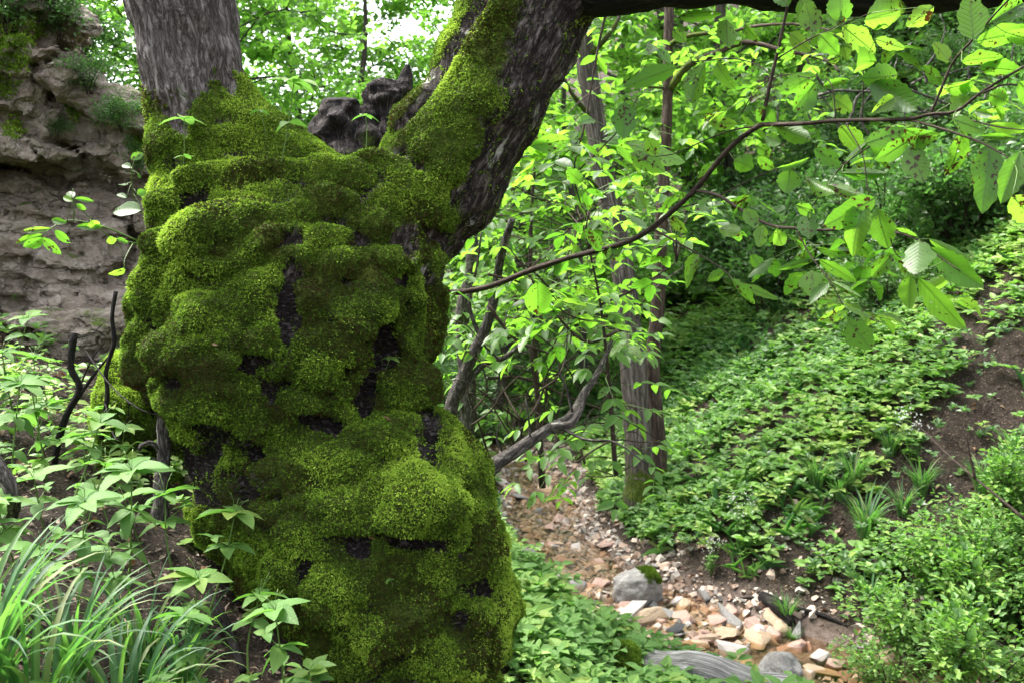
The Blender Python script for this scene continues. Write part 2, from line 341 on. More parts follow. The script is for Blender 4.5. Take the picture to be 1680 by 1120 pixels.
# ------------------------------------------------------------------ terrain
_YC = [-10, 0, 4, 4.5, 5, 5.57, 6, 6.6, 7.6, 9, 10, 11, 14, 20, 40, 80, 300]
_XC = [9, 7, 3.6, 2.9, 2.2, 1.57, 1.14, .75, .33, .28, .28, .2, -.4, -2.5, -9, -20, -60]
ZC = -.80
def xcr(y):
    return (np.interp(y - .25, _YC, _XC) + np.interp(y, _YC, _XC) + np.interp(y + .25, _YC, _XC)) / 3
def creek_uw(x, y):
    k = (xcr(y + .3) - xcr(y - .3)) / .6
    u = (x - xcr(y)) / np.sqrt(1 + k * k)
    w = np.interp(y, [4, 5.5, 6.5, 7.5, 9, 12], [.5, .5, .44, .31, .27, .28])
    return u, w + .06 * np.sin(y * 5.1)
def H(x, y, fine=True):
    x = np.asarray(x, float); y = np.asarray(y, float)
    u, w = creek_uw(x, y)
    au = np.abs(u)
    right = np.interp(au - w, [0, .12, .45, 1.1, 3.6, 7.6, 20, 80, 200], [0, .14, .33, .72, 2.45, 5.9, 17, 50, 70])
    xt = np.interp(y, [-5, 3, 5, 7, 9, 14, 30, 80], [.2, 0, 0, -.25, -.6, -2.2, -12, -30])
    A = np.interp(x - xt, [-200, -60, -30, -8, -4.5, -2.8, -1.7, -1.0, -.5, 0, .5, 1, 3], [45, 30, 19, 4.4, 1.95, 1.2, .82, .55, .22, -.2, -.45, -.55, -.6])
    A = np.where(y < 2.5, A, A)
    left = (A - ZC) * sst(0, .4, au - w)
    z = ZC + np.where(u > 0, right, left)
    if fine:
        q = np.stack([x, y, x * 0], -1)
        amp = sst(0, .5, au - w)
        z = z + amp * (.10 * fbm(q, .9, 3, 3) + .045 * fbm(q, 5, 9, 2) + .016 * fbm(q, 15, 19, 2)) + (1 - amp) * (.05 * fbm(q, 4, 5, 3) + .02)
        z = z + sst(8, 30, np.hypot(x, y)) * 1.2 * fbm(q, .16, 31, 3)
    return z
def G(px, py, above=0., dmin=.9, dmax=60):
    d = np.concatenate([np.arange(dmin, 14, .02), np.arange(14, dmax, .15)])
    q = CAM + d[:, None] * (FW + (px - 840) / FPX * RT - (py - 560) / FPX * UP)
    hit = q[:, 2] < H(q[:, 0], q[:, 1]) + above
    i = int(np.argmax(hit)) if hit.any() else len(d) - 1
    r = q[i].copy(); return r
def onG_(x, y): return np.array([x, y, float(H(np.array([x]), np.array([y]))[0])])
def onG(x, y): return np.array([x, y, float(H(np.array([x]), np.array([y]))[0])])
def axis_pts(lo, a, b, hi, st, gr=1.12):
    mid = list(np.arange(a, b, st)); r = []; s = st; v = mid[-1]
    while v < hi: s *= gr; v += s; r.append(v)
    l = []; s = st; v = a
    while v > lo: s *= gr; v -= s; l.append(v)
    return np.array(l[::-1] + mid + r)
xs = axis_pts(-220, -4.2, 6.5, 260, .055); ys = axis_pts(-40, .6, 13, 320, .055)
X, Y = np.meshgrid(xs, ys, indexing='ij')
Z = H(X, Y); U, W = creek_uw(X, Y)
bed = (1 - sst(-.02, .22, np.abs(U) - W)) * sst(-1, 1, 40 - Y)
nx, ny = X.shape; i = np.arange(nx - 1)[:, None] * ny; j = np.arange(ny - 1)[None]
F = np.stack([i + j, i + ny + j, i + ny + j + 1, i + j + 1], -1).reshape(-1, 4)
m, t, out = mat('soil')
g = nd(t, 'ShaderNodeTexCoord').outputs['Object']
n1 = noise(t, g, 2.2, 6, .65); n2 = noise(t, g, 34., 6, .75); n3 = noise(t, g, 110., 4, .7)
vo = nd(t, 'ShaderNodeTexVoronoi', {'Vector': g, 'Scale': 55.}); 
c = ramp(t, n2, [(.3, (.016, .011, .009)), (.52, (.055, .038, .029)), (.72, (.14, .10, .08))])
c = mixc(t, mth(t, 'MULTIPLY', n1, .4), c, (.04, .04, .022))
c = mixc(t, mth(t, 'MULTIPLY', mth(t, 'SUBTRACT', noise(t, g, 75., 3, .6), .60), 14., clamp=True), c, (.24, .175, .135)); c = mixc(t, mth(t, 'MULTIPLY', mth(t, 'SUBTRACT', noise(t, g, 130., 2, .6), .60), 14., clamp=True), c, (.006, .004, .003))
cb = ramp(t, noise(t, g, 22., 6, .75), [(.3, (.14, .10, .08)), (.5, (.32, .24, .20)), (.7, (.52, .43, .38))])
c = mixc(t, attr(t, 'bed'), c, cb)
bp = nd(t, 'ShaderNodeBump', {'Height': mth(t, 'ADD', n2, mth(t, 'MULTIPLY', n3, .5)), 'Strength': 1., 'Distance': .06}).outputs[0]
t.links.new(nd(t, 'ShaderNodeBsdfPrincipled', {'Base Color': c, 'Roughness': .9, 'Specular IOR Level': .2, 'Normal': bp}).outputs[0], out.inputs[0])
M_SOIL = m
new_obj('ground', mk_mesh('ground', np.stack([X, Y, Z], -1).reshape(-1, 3), F, M_SOIL, {'bed': bed.ravel()}, True), kind='structure', label='brown forest soil sloping down to a stony creek bed')
# water
m, t, out = mat('creek_water')
g = nd(t, 'ShaderNodeTexCoord').outputs['Object']
bp = nd(t, 'ShaderNodeBump', {'Height': noise(t, g, 16., 3, .6), 'Strength': .35, 'Distance': .02}).outputs[0]
gl = nd(t, 'ShaderNodeBsdfGlossy', {'Color': (1, 1, 1, 1), 'Roughness': .06, 'Normal': bp}); tp = nd(t, 'ShaderNodeBsdfTransparent', {'Color': (.90, .80, .68, 1)})
fr = nd(t, 'ShaderNodeFresnel', {'IOR': 1.33, 'Normal': bp})
t.links.new(nd(t, 'ShaderNodeMixShader', {0: fr.outputs[0], 1: tp.outputs[0], 2: gl.outputs[0]}).outputs[0], out.inputs[0])
M_WATER = m
yy = np.arange(3.8, 22, .08); c = np.stack([xcr(yy), yy], -1); tg = unit(np.gradient(c, axis=0)); nr = np.stack([tg[:, 1], -tg[:, 0]], -1)
wv = .62; L_ = c - nr * wv; R_ = c + nr * wv; zz = ZC + .058 + 0 * yy
V = np.concatenate([np.column_stack([L_, zz]), np.column_stack([R_, zz])]); n = len(yy); k = np.arange(n - 1)
new_obj('water', mk_mesh('water', V, np.stack([k, n + k, n + k + 1, k + 1], -1), M_WATER, None, True), kind='structure', label='shallow clear brown water of the creek')

# ------------------------------------------------------------------ the old mossy tree (implicit surface -> mesh)
def roundcone(Q, a, b, ra, rb):
    ba = b - a; l2 = ba @ ba
    t = np.clip(((Q - a) @ ba) / l2, 0, 1)
    return np.linalg.norm(Q - a - t[..., None] * ba, axis=-1) - (ra + (rb - ra) * t)
def ellip(Q, c, r, rot=None):
    q = Q - c
    if rot is not None: q = q @ rot
    k0 = np.linalg.norm(q / r, axis=-1); k1 = np.linalg.norm(q / (r * r), axis=-1)
    return k0 * (k0 - 1) / np.maximum(k1, 1e-6)
def smin(a, b, k):
    h = np.maximum(k - np.abs(a - b), 0) / k
    return np.minimum(a, b) - h * h * k * .25
def chain(Q, pts):
    """pts: (px,py,depth,radius px)"""
    r = None
    for p, q in zip(pts[:-1], pts[1:]):
        s = roundcone(Q, P(*p[:3]), P(*q[:3]), p[3] * p[2] / FPX, q[3] * q[2] / FPX)
        r = s if r is None else np.minimum(r, s)
    return r
CH_L = [(268, -140, 3.5, 88), (284, -40, 3.5, 88), (300, 60, 3.5, 85), (318, 160, 3.5, 84), (338, 260, 3.5, 88), (372, 360, 3.5, 118), (415, 470, 3.5, 150)]
CH_S = [(372, 190, 3.5, 56), (440, 245, 3.5, 62), (522, 318, 3.5, 66), (600, 345, 3.5, 70)]
CH_R = [(915, -140, 3.62, 100), (868, -10, 3.6, 104), (800, 165, 3.6, 104), (728, 275, 3.6, 102), (660, 375, 3.6, 92), (600, 500, 3.5, 110)]
CH_B = [(475, 505, 3.5, 214), (472, 560, 3.5, 218), (492, 700, 3.55, 192), (528, 775, 3.52, 200), (592, 850, 3.46, 214), (612, 910, 3.46, 206), (648, 1000, 3.48, 184), (662, 1120, 3.5, 148), (680, 1330, 3.5, 170)]
CH_K = [(205, 600, 3.95, 30), (222, 660, 3.95, 52), (222, 780, 3.95, 62), (205, 950, 3.95, 80)]
CH_T = [(905, -45, 3.60, 80), (980, -42, 3.5, 66), (1060, -50, 3.4, 64), (1200, -58, 3.3, 66)]
def sdf_base(Q):
    a = smin(chain(Q, CH_L), chain(Q, CH_S), .06)
    b = smin(chain(Q, CH_R), chain(Q, CH_B), .16)
    s = smin(a, b, .10)
    s = smin(s, chain(Q, CH_K), .07)
    return smin(s, chain(Q, CH_T), .05)
def hit_surface(px, py, f=sdf_base):
    d = FW + (px - 840) / FPX * RT - (py - 560) / FPX * UP; dn = d / np.linalg.norm(d); s = 1.8
    for _ in range(60):
        v = float(f((CAM + dn * s)[None])[0]); s += v * .9
        if v < .002: break
    return CAM + dn * s, s
BURLS = [(367, 388, 76, 46, .8), (280, 430, 40, 44, .5), (367, 430, 50, 26, .6), (260, 482, 32, 42, .7), (240, 505, 24, 34, .5), (348, 535, 66, 48, 1.), (350, 305, 62, 30, .5),
    (421, 352, 45, 26, .7), (434, 460, 30, 30, .7), (352, 582, 88, 62, .9), (368, 650, 88, 72, 1.), (415, 685, 42, 38, .9), (436, 560, 32, 30, .7), (250, 575, 26, 56, .5),
    (452, 290, 60, 24, .5), (540, 300, 70, 34, .5), (527, 336, 50, 36, .7), (594, 374, 42, 34, .8), (562, 433, 45, 24, 1.), (630, 434, 50, 24, 1.1), (604, 486, 30, 50, .8), (575, 528, 28, 32, 1.),
    (712, 440, 20, 42, .9), (500, 495, 34, 42, .8), (676, 480, 18, 55, .8), (661, 640, 54, 46, .9), (500, 662, 34, 22, 1.1), (580, 682, 44, 36, .8), (620, 716, 58, 34, .8), (514, 620, 36, 28, .8),
    (550, 575, 30, 32, .6), (567, 750, 52, 34, .8), (682, 832, 88, 68, 1.), (736, 872, 34, 32, .9), (772, 840, 30, 62, .8), (557, 838, 46, 36, .7), (497, 880, 44, 34, .7), (556, 966, 50, 50, .7),
    (648, 1020, 72, 54, .8), (775, 1008, 38, 38, 1.1), (812, 1000, 24, 76, .9), (766, 1068, 44, 42, .7), (480, 932, 34, 32, .6), (572, 1070, 60, 44, .6), (700, 600, 18, 60, .5), (455, 400, 32, 26, .5),
    (480, 350, 40, 30, .5), (620, 290, 60, 32, .4), (690, 330, 40, 40, .4), (710, 1080, 60, 40, .6), (290, 340, 46, 26, .5), (640, 560, 22, 30, .5), (740, 780, 44, 26, .8), (470, 780, 60, 26, .5),
    (300, 600, 30, 60, .5), (545, 390, 36, 24, .7), (480, 430, 24, 22, .7), (400, 240, 50, 26, .4), (450, 830, 40, 24, .5), (800, 930, 22, 50, .6)]
CARVE = [(632, 575, 34, 46, 1.5), (604, 640, 24, 38, 1.2), (665, 520, 22, 26, .7), (470, 395, 26, 16, .7), (400, 745, 70, 20, .5), (690, 905, 60, 14, .45), (300, 545, 16, 60, .3), (468, 520, 22, 60, .45),
    (655, 400, 40, 14, .4), (520, 700, 40, 12, .4), (590, 905, 44, 14, .4), (712, 712, 18, 60, .4), (430, 700, 14, 26, .5), (245, 700, 16, 60, .8)]
def burl_prims(lst, lift):
    out = []
    for k, (px, py, rx, ry, pr) in enumerate(lst):
        c, s = hit_surface(px, py); sc = s / FPX; view = unit(c - CAM)
        rz = pr * .5 * (rx + ry) * .82 * sc
        rot = np.stack([RT, view, UP], -1)
        out.append((c + view * rz * lift - UP * 0, np.array([rx * sc, rz, ry * sc]), rot))
    return out
PB = burl_prims(BURLS, .25); PC = burl_prims(CARVE, -.1)
vx = .0125
lo = np.array([-1.85, 2.62, -1.1]); hi = np.array([.98, 4.5, 3.05])
dims = np.ceil((hi - lo) / vx).astype(int)
S = np.full(dims, 1., dtype=np.float32)
# coarse pass to find the band, then exact evaluation inside it
st = 4; cd = dims // st + 2
ax = [lo[a] + vx * st * np.arange(cd[a]) for a in range(3)]
Qc = np.stack(np.meshgrid(*ax, indexing='ij'), -1)
Sc = np.empty(cd, dtype=np.float32)
for a in range(cd[0]): Sc[a] = sdf_base(Qc[a])
up = np.repeat(np.repeat(np.repeat(Sc, st, 0), st, 1), st, 2)[:dims[0], :dims[1], :dims[2]]
S[:] = np.where(up > 0, .3, -.3)
band = np.argwhere(np.abs(up) < .19)
Q = lo + band * vx
for c0 in range(0, len(Q), 400000):
    q = Q[c0:c0 + 400000]; q = q + .035 * np.stack([fbm(q, 5.5, 301, 2), fbm(q, 5.5, 305, 2), fbm(q * np.array([1, 1, .7]), 5.5, 309, 2)], -1); s = sdf_base(q)
    for c, r, rot in PB:
        mk = np.abs(q - c).max(1) < r.max() + .06
        if mk.any(): s[mk] = smin(s[mk], ellip(q[mk], c, r, rot), .022)
    for c, r, rot in PC:
        mk = np.abs(q - c).max(1) < r.max() + .06
        if mk.any(): s[mk] = -smin(-s[mk], ellip(q[mk], c, r, rot), .03)
    b = band[c0:c0 + 400000]; S[b[:, 0], b[:, 1], b[:, 2]] = s
def surface_nets(S, lo, h):
    n = np.array(S.shape) - 1; sg = S < 0
    cs = [(a, b, c) for a in (0, 1) for b in (0, 1) for c in (0, 1)]
    cnt = np.zeros(n, dtype=np.int8)
    for a, b, c in cs: cnt += sg[a:n[0] + a, b:n[1] + b, c:n[2] + c]
    act = np.argwhere((cnt > 0) & (cnt < 8)); idx = np.full(n, -1, dtype=np.int64)
    idx[act[:, 0], act[:, 1], act[:, 2]] = np.arange(len(act))
    val = {c: S[act[:, 0] + c[0], act[:, 1] + c[1], act[:, 2] + c[2]] for c in cs}
    acc = np.zeros((len(act), 3)); num = np.zeros(len(act))
    for c in cs:
        for a in range(3):
            if c[a] == 0:
                e = list(c); e[a] = 1; e = tuple(e); v0, v1 = val[c], val[e]; m = (v0 < 0) != (v1 < 0)
                t = np.where(m, v0 / np.where(m, v0 - v1, 1), 0)
                p = np.tile(np.array(c, float), (len(act), 1)); p[:, a] += t
                acc[m] += p[m]; num[m] += 1
    V = lo + (act + acc / num[:, None]) * h
    Fs = []
    for a in range(3):
        b, c = (a + 1) % 3, (a + 2) % 3
        sl0 = [slice(None)] * 3; sl1 = [slice(None)] * 3; sl0[a] = slice(0, -1); sl1[a] = slice(1, None)
        s0 = sg[tuple(sl0)]; s1 = sg[tuple(sl1)]
        e = np.argwhere(s0 != s1); ok = (e[:, b] > 0) & (e[:, c] > 0) & (e[:, b] < n[b]) & (e[:, c] < n[c]); e = e[ok]
        flip = s0[e[:, 0], e[:, 1], e[:, 2]]
        q = []
        for db, dc in ((1, 1), (0, 1), (0, 0), (1, 0)):
            f = e.copy(); f[:, b] -= db; f[:, c] -= dc; q.append(idx[f[:, 0], f[:, 1], f[:, 2]])
        q = np.stack(q, -1); q[~flip] = q[~flip][:, ::-1]; Fs.append(q)
    return V, np.concatenate(Fs)
def vnormals(V, F):
    fn = np.cross(V[F[:, 2]] - V[F[:, 0]], V[F[:, 3]] - V[F[:, 1]]) if F.shape[1] == 4 else np.cross(V[F[:, 1]] - V[F[:, 0]], V[F[:, 2]] - V[F[:, 0]])
    N = np.zeros_like(V)
    for k in range(F.shape[1]): np.add.at(N, F[:, k], fn)
    return unit(N), fn
V, F = surface_nets(S, lo, vx)
N, _ = vnormals(V, F)
px, py, dd = proj(V)
# local bark frame: rotate positions so that z runs along the nearest limb
def seg_dir(p, q): return unit(P(*p[:3]) - P(*q[:3]))
dR = chain(V, CH_R); dL = np.minimum(chain(V, CH_L[:5]), 9); dT = chain(V, CH_T)
isR = sst(-.02, .08, dL - dR) * (py < 470)
axR = seg_dir(CH_R[1], CH_R[3]); axL = seg_dir(CH_L[1], CH_L[4])
def frame(V, a):
    u = unit(np.cross(a, [0, 1, 0])); v = np.cross(a, u); return np.stack([V @ u, V @ v, V @ a], -1)
fr_, fl_ = frame(V, axR), frame(V, axL)
isL = (dL < dR) & (py < 330)
bc = np.where((isR > .5)[:, None], fr_, np.where(isL[:, None], fl_, V))
bc = np.where(((isR <= .5) & ~isL)[:, None], V * np.array([1, 1, 2.4]), bc)
bc = np.where((dT < dR)[:, None] & (px > 960)[:, None], frame(V, np.array([1., 0, 0])), bc)
# moss cover
n0 = fbm(V, 9, 50, 3); n1 = fbm(V, 3.2, 60, 3)
moss = np.full(len(V), .86) + .38 * n0 + .30 * n1 + .28 * N[:, 2]
moss -= .6 * sst(-.35, -.8, N[:, 2])
top = np.interp(px, [180, 240, 268, 285, 310, 345, 380, 440], [150, 150, 185, 235, 200, 140, 132, 130])     # the stem is bare above this edge
top = top + 26 * vn(V, 38, 4) + 12 * vn(V, 90, 5)
moss = np.where((px < 470) & (py < 270) & ~(isR > .5), moss * sst(-6, 8, py - top) + 0, moss)
upl = N @ unit(np.array([-.62, -.25, .62]))
rl = sst(.0, .5, isR) * (px > 560)
Lx = np.interp(py, [-50, 0, 100, 200, 300, 400, 470], [880, 872, 850, 806, 770, 742, 730]); front = N[:, 1] < .35
mR = np.where(front, .80 - 1.05 * sst(-60, 45, px - Lx + 46 * n0) + .4 * n0 + .25 * n1 , .1 + .9 * upl + .4 * n0)
mR = np.where((dT < dR) & (px > 930), 0, mR)
moss = moss * (1 - rl) + rl * mR
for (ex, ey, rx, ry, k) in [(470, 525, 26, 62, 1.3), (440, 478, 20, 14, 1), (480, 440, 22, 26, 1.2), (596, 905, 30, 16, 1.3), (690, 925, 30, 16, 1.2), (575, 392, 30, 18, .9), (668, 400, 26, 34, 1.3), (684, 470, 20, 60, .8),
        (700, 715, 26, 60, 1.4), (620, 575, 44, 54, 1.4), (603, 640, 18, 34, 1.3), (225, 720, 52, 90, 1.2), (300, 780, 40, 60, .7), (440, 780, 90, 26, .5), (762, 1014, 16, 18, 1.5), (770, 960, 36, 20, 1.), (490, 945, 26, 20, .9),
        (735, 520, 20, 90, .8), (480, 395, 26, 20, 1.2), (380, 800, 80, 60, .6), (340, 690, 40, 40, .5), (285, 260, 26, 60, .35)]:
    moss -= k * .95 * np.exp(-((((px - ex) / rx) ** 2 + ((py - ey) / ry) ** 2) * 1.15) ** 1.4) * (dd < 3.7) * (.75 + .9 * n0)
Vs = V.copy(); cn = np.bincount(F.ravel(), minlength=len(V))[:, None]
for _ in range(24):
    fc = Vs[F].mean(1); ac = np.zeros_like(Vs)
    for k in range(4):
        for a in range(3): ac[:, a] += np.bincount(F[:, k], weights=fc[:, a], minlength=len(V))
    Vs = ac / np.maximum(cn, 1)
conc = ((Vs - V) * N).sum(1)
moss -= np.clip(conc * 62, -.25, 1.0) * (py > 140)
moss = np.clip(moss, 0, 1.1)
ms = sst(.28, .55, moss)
# relief: cushions where moss grows, furrowed bark elsewhere
qq = V * np.array([1, 1, .8])
wq = V + .05 * np.stack([fbm(V, 6, 73, 2), fbm(V, 6, 75, 2), fbm(V, 6, 77, 2)], -1)
cush = .022 * fbm(wq * np.array([1, 1, 1.8]), 5, 70, 2) + np.abs(vn(wq * np.array([1, 1, 1.5]), 10, 71)) * .018 + np.abs(vn(wq, 23, 72)) * .010 + np.abs(vn(V, 48, 74)) * .006
fur = -.012 + .016 * fbm(bc * np.array([1, 1, .3]), 34, 80, 3) + .010 * fbm(bc * np.array([1, 1, .4]), 12, 81, 2)
isbody = 1 - np.clip(isL * 1. , 0, 1) * sst(260, 140, py)
cush = cush * (.45 + .55 * sst(230, 400, py))
V2 = V + N * (ms * (cush + .004) * isbody + (1 - ms) * fur + (.014 + .014 * sst(230, 400, py)) * fbm(V, 4.5, 90, 3) * isbody)[:, None]
# dark groove on the right limb
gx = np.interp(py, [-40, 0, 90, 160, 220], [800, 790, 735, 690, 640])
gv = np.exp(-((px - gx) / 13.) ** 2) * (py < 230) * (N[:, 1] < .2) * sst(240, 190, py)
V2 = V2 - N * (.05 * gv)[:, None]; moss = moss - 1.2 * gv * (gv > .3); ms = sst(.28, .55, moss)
N2, fn = vnormals(V2, F)
tree = new_obj('walnut_tree', None, label='huge old tree with burled trunk wrapped in green moss, forking into two stems', cat='tree', loc=P(600, 1200, 3.5))
fpy = py[F].mean(1); fpx = px[F].mean(1)
stemf = (isL[F].mean(1) > .5) & (fpy < 262) & (fpx < 470)
limbf = (dT[F].mean(1) < dR[F].mean(1)) & (fpx > 985)
def submesh(sel):
    f = F[sel]; u, inv = np.unique(f, return_inverse=True); return u, inv.reshape(f.shape)
rf = isR[F].mean(1) > .5
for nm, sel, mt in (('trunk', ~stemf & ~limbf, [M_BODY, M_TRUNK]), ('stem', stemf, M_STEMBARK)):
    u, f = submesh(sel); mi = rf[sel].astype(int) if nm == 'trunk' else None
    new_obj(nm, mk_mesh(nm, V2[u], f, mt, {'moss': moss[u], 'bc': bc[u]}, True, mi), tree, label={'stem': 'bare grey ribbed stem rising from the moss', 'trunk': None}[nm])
# the dark limb along the top of the picture
lp = [P(960, -40, 3.52), P(1060, -46, 3.42), P(1200, -52, 3.3), (P(1330, -40, 3.2)), P(1480, -36, 3.05), P(1620, -50, 2.9), P(1800, -62, 2.7), P(2100, -90, 2.3)]
Vt, Ft, Tt, lc = tube(smooth_path(lp, 90), [.135, .13, .12, .118, .112, .11, .105, .09], 28, .16, 7, 9)
A = Acc(); A.add(Vt, Ft, 0, lc); A.T.append(Tt); new_obj('limb', A.mesh('limb', M_DARKBARK, True), tree, label='thick dark limb reaching over the creek')
# broken snags in the fork
A = Acc()
for (pts, r, sd_) in (([(575, 300, 3.75), (570, 235, 3.75), (562, 190, 3.74), (560, 162, 3.72)], [.13, .11, .085, .05], 3), ([(640, 290, 3.8), (632, 220, 3.78), (630, 162, 3.77), (634, 130, 3.76)], [.11, .10, .085, .035], 8),
        ([(540, 280, 3.78), (536, 220, 3.76), (545, 186, 3.75)], [.09, .07, .03], 5), ([(652, 200, 3.78), (664, 145, 3.77), (669, 106, 3.76)], [.06, .032, .006], 6), ([(600, 280, 3.74), (598, 220, 3.74), (603, 176, 3.73)], [.09, .07, .03], 9)):
    p = smooth_path([P(*q) for q in pts], 34); Vt, Ft, Tt, lc = tube(p, r, 26, .75, sd_, 16); n0_ = A.n; A.add(Vt, Ft, 0, lc); A.T.append(Tt + n0_)
new_obj('snag', A.mesh('snag', bark_mat('snag_bark', (.01, .008, .008), (.045, .035, .032), (.17, .14, .13), (1, 1, .2), 40., 1., .03, mossy=.16), True), tree, label='broken jagged dark stubs in the fork')
# moss sprigs
tri = np.concatenate([F[:, [0, 1, 2]], F[:, [0, 2, 3]]])
a_ = np.linalg.norm(np.cross(V2[tri[:, 1]] - V2[tri[:, 0]], V2[tri[:, 2]] - V2[tri[:, 0]]), axis=1) * .5
cen = V2[tri].mean(1); vis = (N2[tri[:, 0]] * unit(CAM - cen)).sum(1)
wt = a_ * (sst(.16, .74, moss[tri].mean(1) + .16 * fbm(cen, 28, 68, 2)) + .10 * (fbm(cen, 20, 66, 2) > .05) * (cen @ UP < 1e9) * ((py[tri[:, 0]] > 150) | (px[tri[:, 0]] > 560))) * np.where(vis > -.15, 1., .22)
g_ = rng(11); NT = 240000
sel = g_.choice(len(tri), NT, p=wt / wt.sum())
b = g_.random((NT, 2)); b = np.where(b.sum(1, keepdims=True) > 1, 1 - b, b)
T3 = tri[sel]; pos = V2[T3[:, 0]] + b[:, :1] * (V2[T3[:, 1]] - V2[T3[:, 0]]) + b[:, 1:] * (V2[T3[:, 2]] - V2[T3[:, 0]])
nn = N2[T3[:, 0]]
patch = fbm(pos, 7, 100, 3); yel = fbm(pos, 2.2, 101, 2)
tone = .50 + .75 * patch + .22 * yel + .10 * nn[:, 2] + g_.normal(0, .13, NT)  # upward-facing sprigs coloured a little lighter: top light put into the tone
brown = (fbm(pos, 4, 103, 3) > .24) & (g_.random(NT) < .7)
qx_, qy_, qd_ = proj(pos)
for (ex, ey, rx, ry) in ((632, 580, 62, 62), (715, 560, 24, 150), (600, 650, 30, 34), (430, 790, 110, 40), (690, 400, 40, 40), (790, 1060, 40, 60), (480, 1040, 60, 70)): brown |= (np.exp(-(((qx_ - ex) / rx) ** 2 + ((qy_ - ey) / ry) ** 2)) + .35 * fbm(pos, 12, 109, 2) > .5) & (g_.random(NT) < .75)
tone = np.where(brown, g_.random(NT) * .3, tone); tone = np.clip(tone, .05, 1)
lng = .0052 + .0046 * g_.random(NT) + .003 * patch
K = 4
pos = np.repeat(pos, K, 0); nn = np.repeat(nn, K, 0); tone = np.clip(np.repeat(tone, K) + g_.normal(0, .05, NT * K), 0, 1); lng = np.repeat(lng, K) * (.6 + .7 * g_.random(NT * K))
dr = unit(nn * .8 + g_.normal(0, .62, (NT * K, 3)) + np.array([0, 0, .12]))
sd2 = unit(np.cross(dr, g_.normal(0, 1, (NT * K, 3)))) * (.0013 + .0010 * g_.random(NT * K))[:, None]
base = pos + g_.normal(0, .0022, (NT * K, 3)) - nn * .002
mid = base + dr * lng[:, None] * .55; tip = base + dr * lng[:, None] - np.array([0, 0, .18]) * lng[:, None]
Vm = np.stack([base - sd2 * .6, base + sd2 * .6, mid + sd2 * 1.25, tip, mid - sd2 * 1.25], 1).reshape(-1, 3)
k = np.arange(NT * K)[:, None] * 5
Fm = np.concatenate([k + np.array([[0, 1, 2]]), k + np.array([[0, 2, 4]]), k + np.array([[4, 2, 3]])])
new_obj('moss', mk_mesh('moss', Vm, Fm, M_MOSS, {'rnd': np.repeat(tone, 5)}), tree, kind='stuff', label='thick yellow green moss cushions')
TRUNK_V, TRUNK_N, TRUNK_PX, TRUNK_PY, TRUNK_D = V2, N2, px, py, dd
def on_trunk(qx, qy):
    m_ = (N2 * (CAM - V2)).sum(1) > 0
    e = (px - qx) ** 2 + (py - qy) ** 2 + np.where(m_, 0, 1e9) + (dd > 3.75) * 1e6
    i_ = int(np.argmin(e)); return V2[i_], N2[i_]

# ------------------------------------------------------------------ copying things
def dup(root, loc=None, rotz=None, s=None, label=None, group=None, tilt=None):
    r = root.copy(); COL.objects.link(r)
    for ch in root.children:
        c = ch.copy(); COL.objects.link(c); c.parent = r
        for g2 in ch.children:
            d = g2.copy(); COL.objects.link(d); d.parent = c
    place(r, loc, rotz, s, label, group, tilt); return r
def place(r, loc=None, rotz=None, s=None, label=None, group=None, tilt=None):
    if loc is not None: r.location = Vector([float(c) for c in loc])
    if rotz is not None: r.rotation_euler = (tilt[0] if tilt else 0, tilt[1] if tilt else 0, rotz)
    if s is not None: r.scale = (s, s, s) if np.isscalar(s) else s
    if label: r['label'] = label
    if group: r['group'] = group
    return r
class Kind:
    """first call moves the prototype, later calls copy it"""
    def __init__(s, protos): s.p = protos; s.used = [False] * len(protos); s.k = 0
    def put(s, loc, rotz=0., sc=1., label=None, group=None, i=None, tilt=None):
        i = (s.k % len(s.p)) if i is None else i % len(s.p); s.k += 1
        if not s.used[i]: s.used[i] = True; return place(s.p[i], loc, rotz, sc, label, group, tilt)
        return dup(s.p[i], loc, rotz, sc, label, group, tilt)
    def done(s):
        for u, p in zip(s.used, s.p):
            if not u:
                for c in list(p.children): bpy.data.objects.remove(c)
                bpy.data.objects.remove(p)

# ------------------------------------------------------------------ rock outcrop
def rbox(Q, c, hs, rz, rx, rd):
    a, b = math.cos(rz), math.sin(rz); M1 = np.array([[a, -b, 0], [b, a, 0], [0, 0, 1]]); a, b = math.cos(rx), math.sin(rx); M2 = np.array([[a, 0, b], [0, 1, 0], [-b, 0, a]])
    q = np.abs((Q - c) @ (M1 @ M2)) - (np.array(hs) - rd)
    return np.linalg.norm(np.maximum(q, 0), axis=-1) + np.minimum(q.max(-1), 0) - rd
RB = [((-30, 600), 6.3, (1.1, .7, .34), .2, .05), ((90, 545), 6.4, (.55, .5, .18), .35, -.1), ((200, 560), 6.6, (.5, .5, .26), .1, .1), ((20, 485), 6.55, (1.15, .6, .17), .15, .02), ((40, 415), 6.6, (.62, .6, .17), .3, .03), ((200, 430), 6.75, (.34, .6, .15), .3, -.15),
      ((-60, 350), 6.5, (.9, .6, .16), .2, .35), ((90, 325), 6.75, (.75, .7, .17), .1, .22), ((200, 330), 6.9, (.5, .6, .3), .3, .3), ((60, 265), 6.85, (.9, .6, .16), .1, .12), ((115, 215), 6.45, (.44, .6, .22), .25, .12), ((10, 190), 6.3, (.5, .6, .3), .1, .1),
      ((20, 125), 6.5, (.40, .6, .30), .4, .45), ((-20, 60), 6.3, (.42, .5, .36), .2, .2), ((105, 88), 6.7, (.16, .3, .2), .2, .2), ((0, 420), 7.3, (1.0, .6, 1.2), .1, 0), ((215, 470), 7.3, (.5, .5, .9), 0, 0), ((-150, 400), 7., (.9, .8, 1.8), 0, 0)]
lo = np.array([-5.3, 5.3, .5]); hi = np.array([-1.7, 8.2, 3.75]); vr = .026
ax = [np.arange(lo[a], hi[a], vr) for a in range(3)]
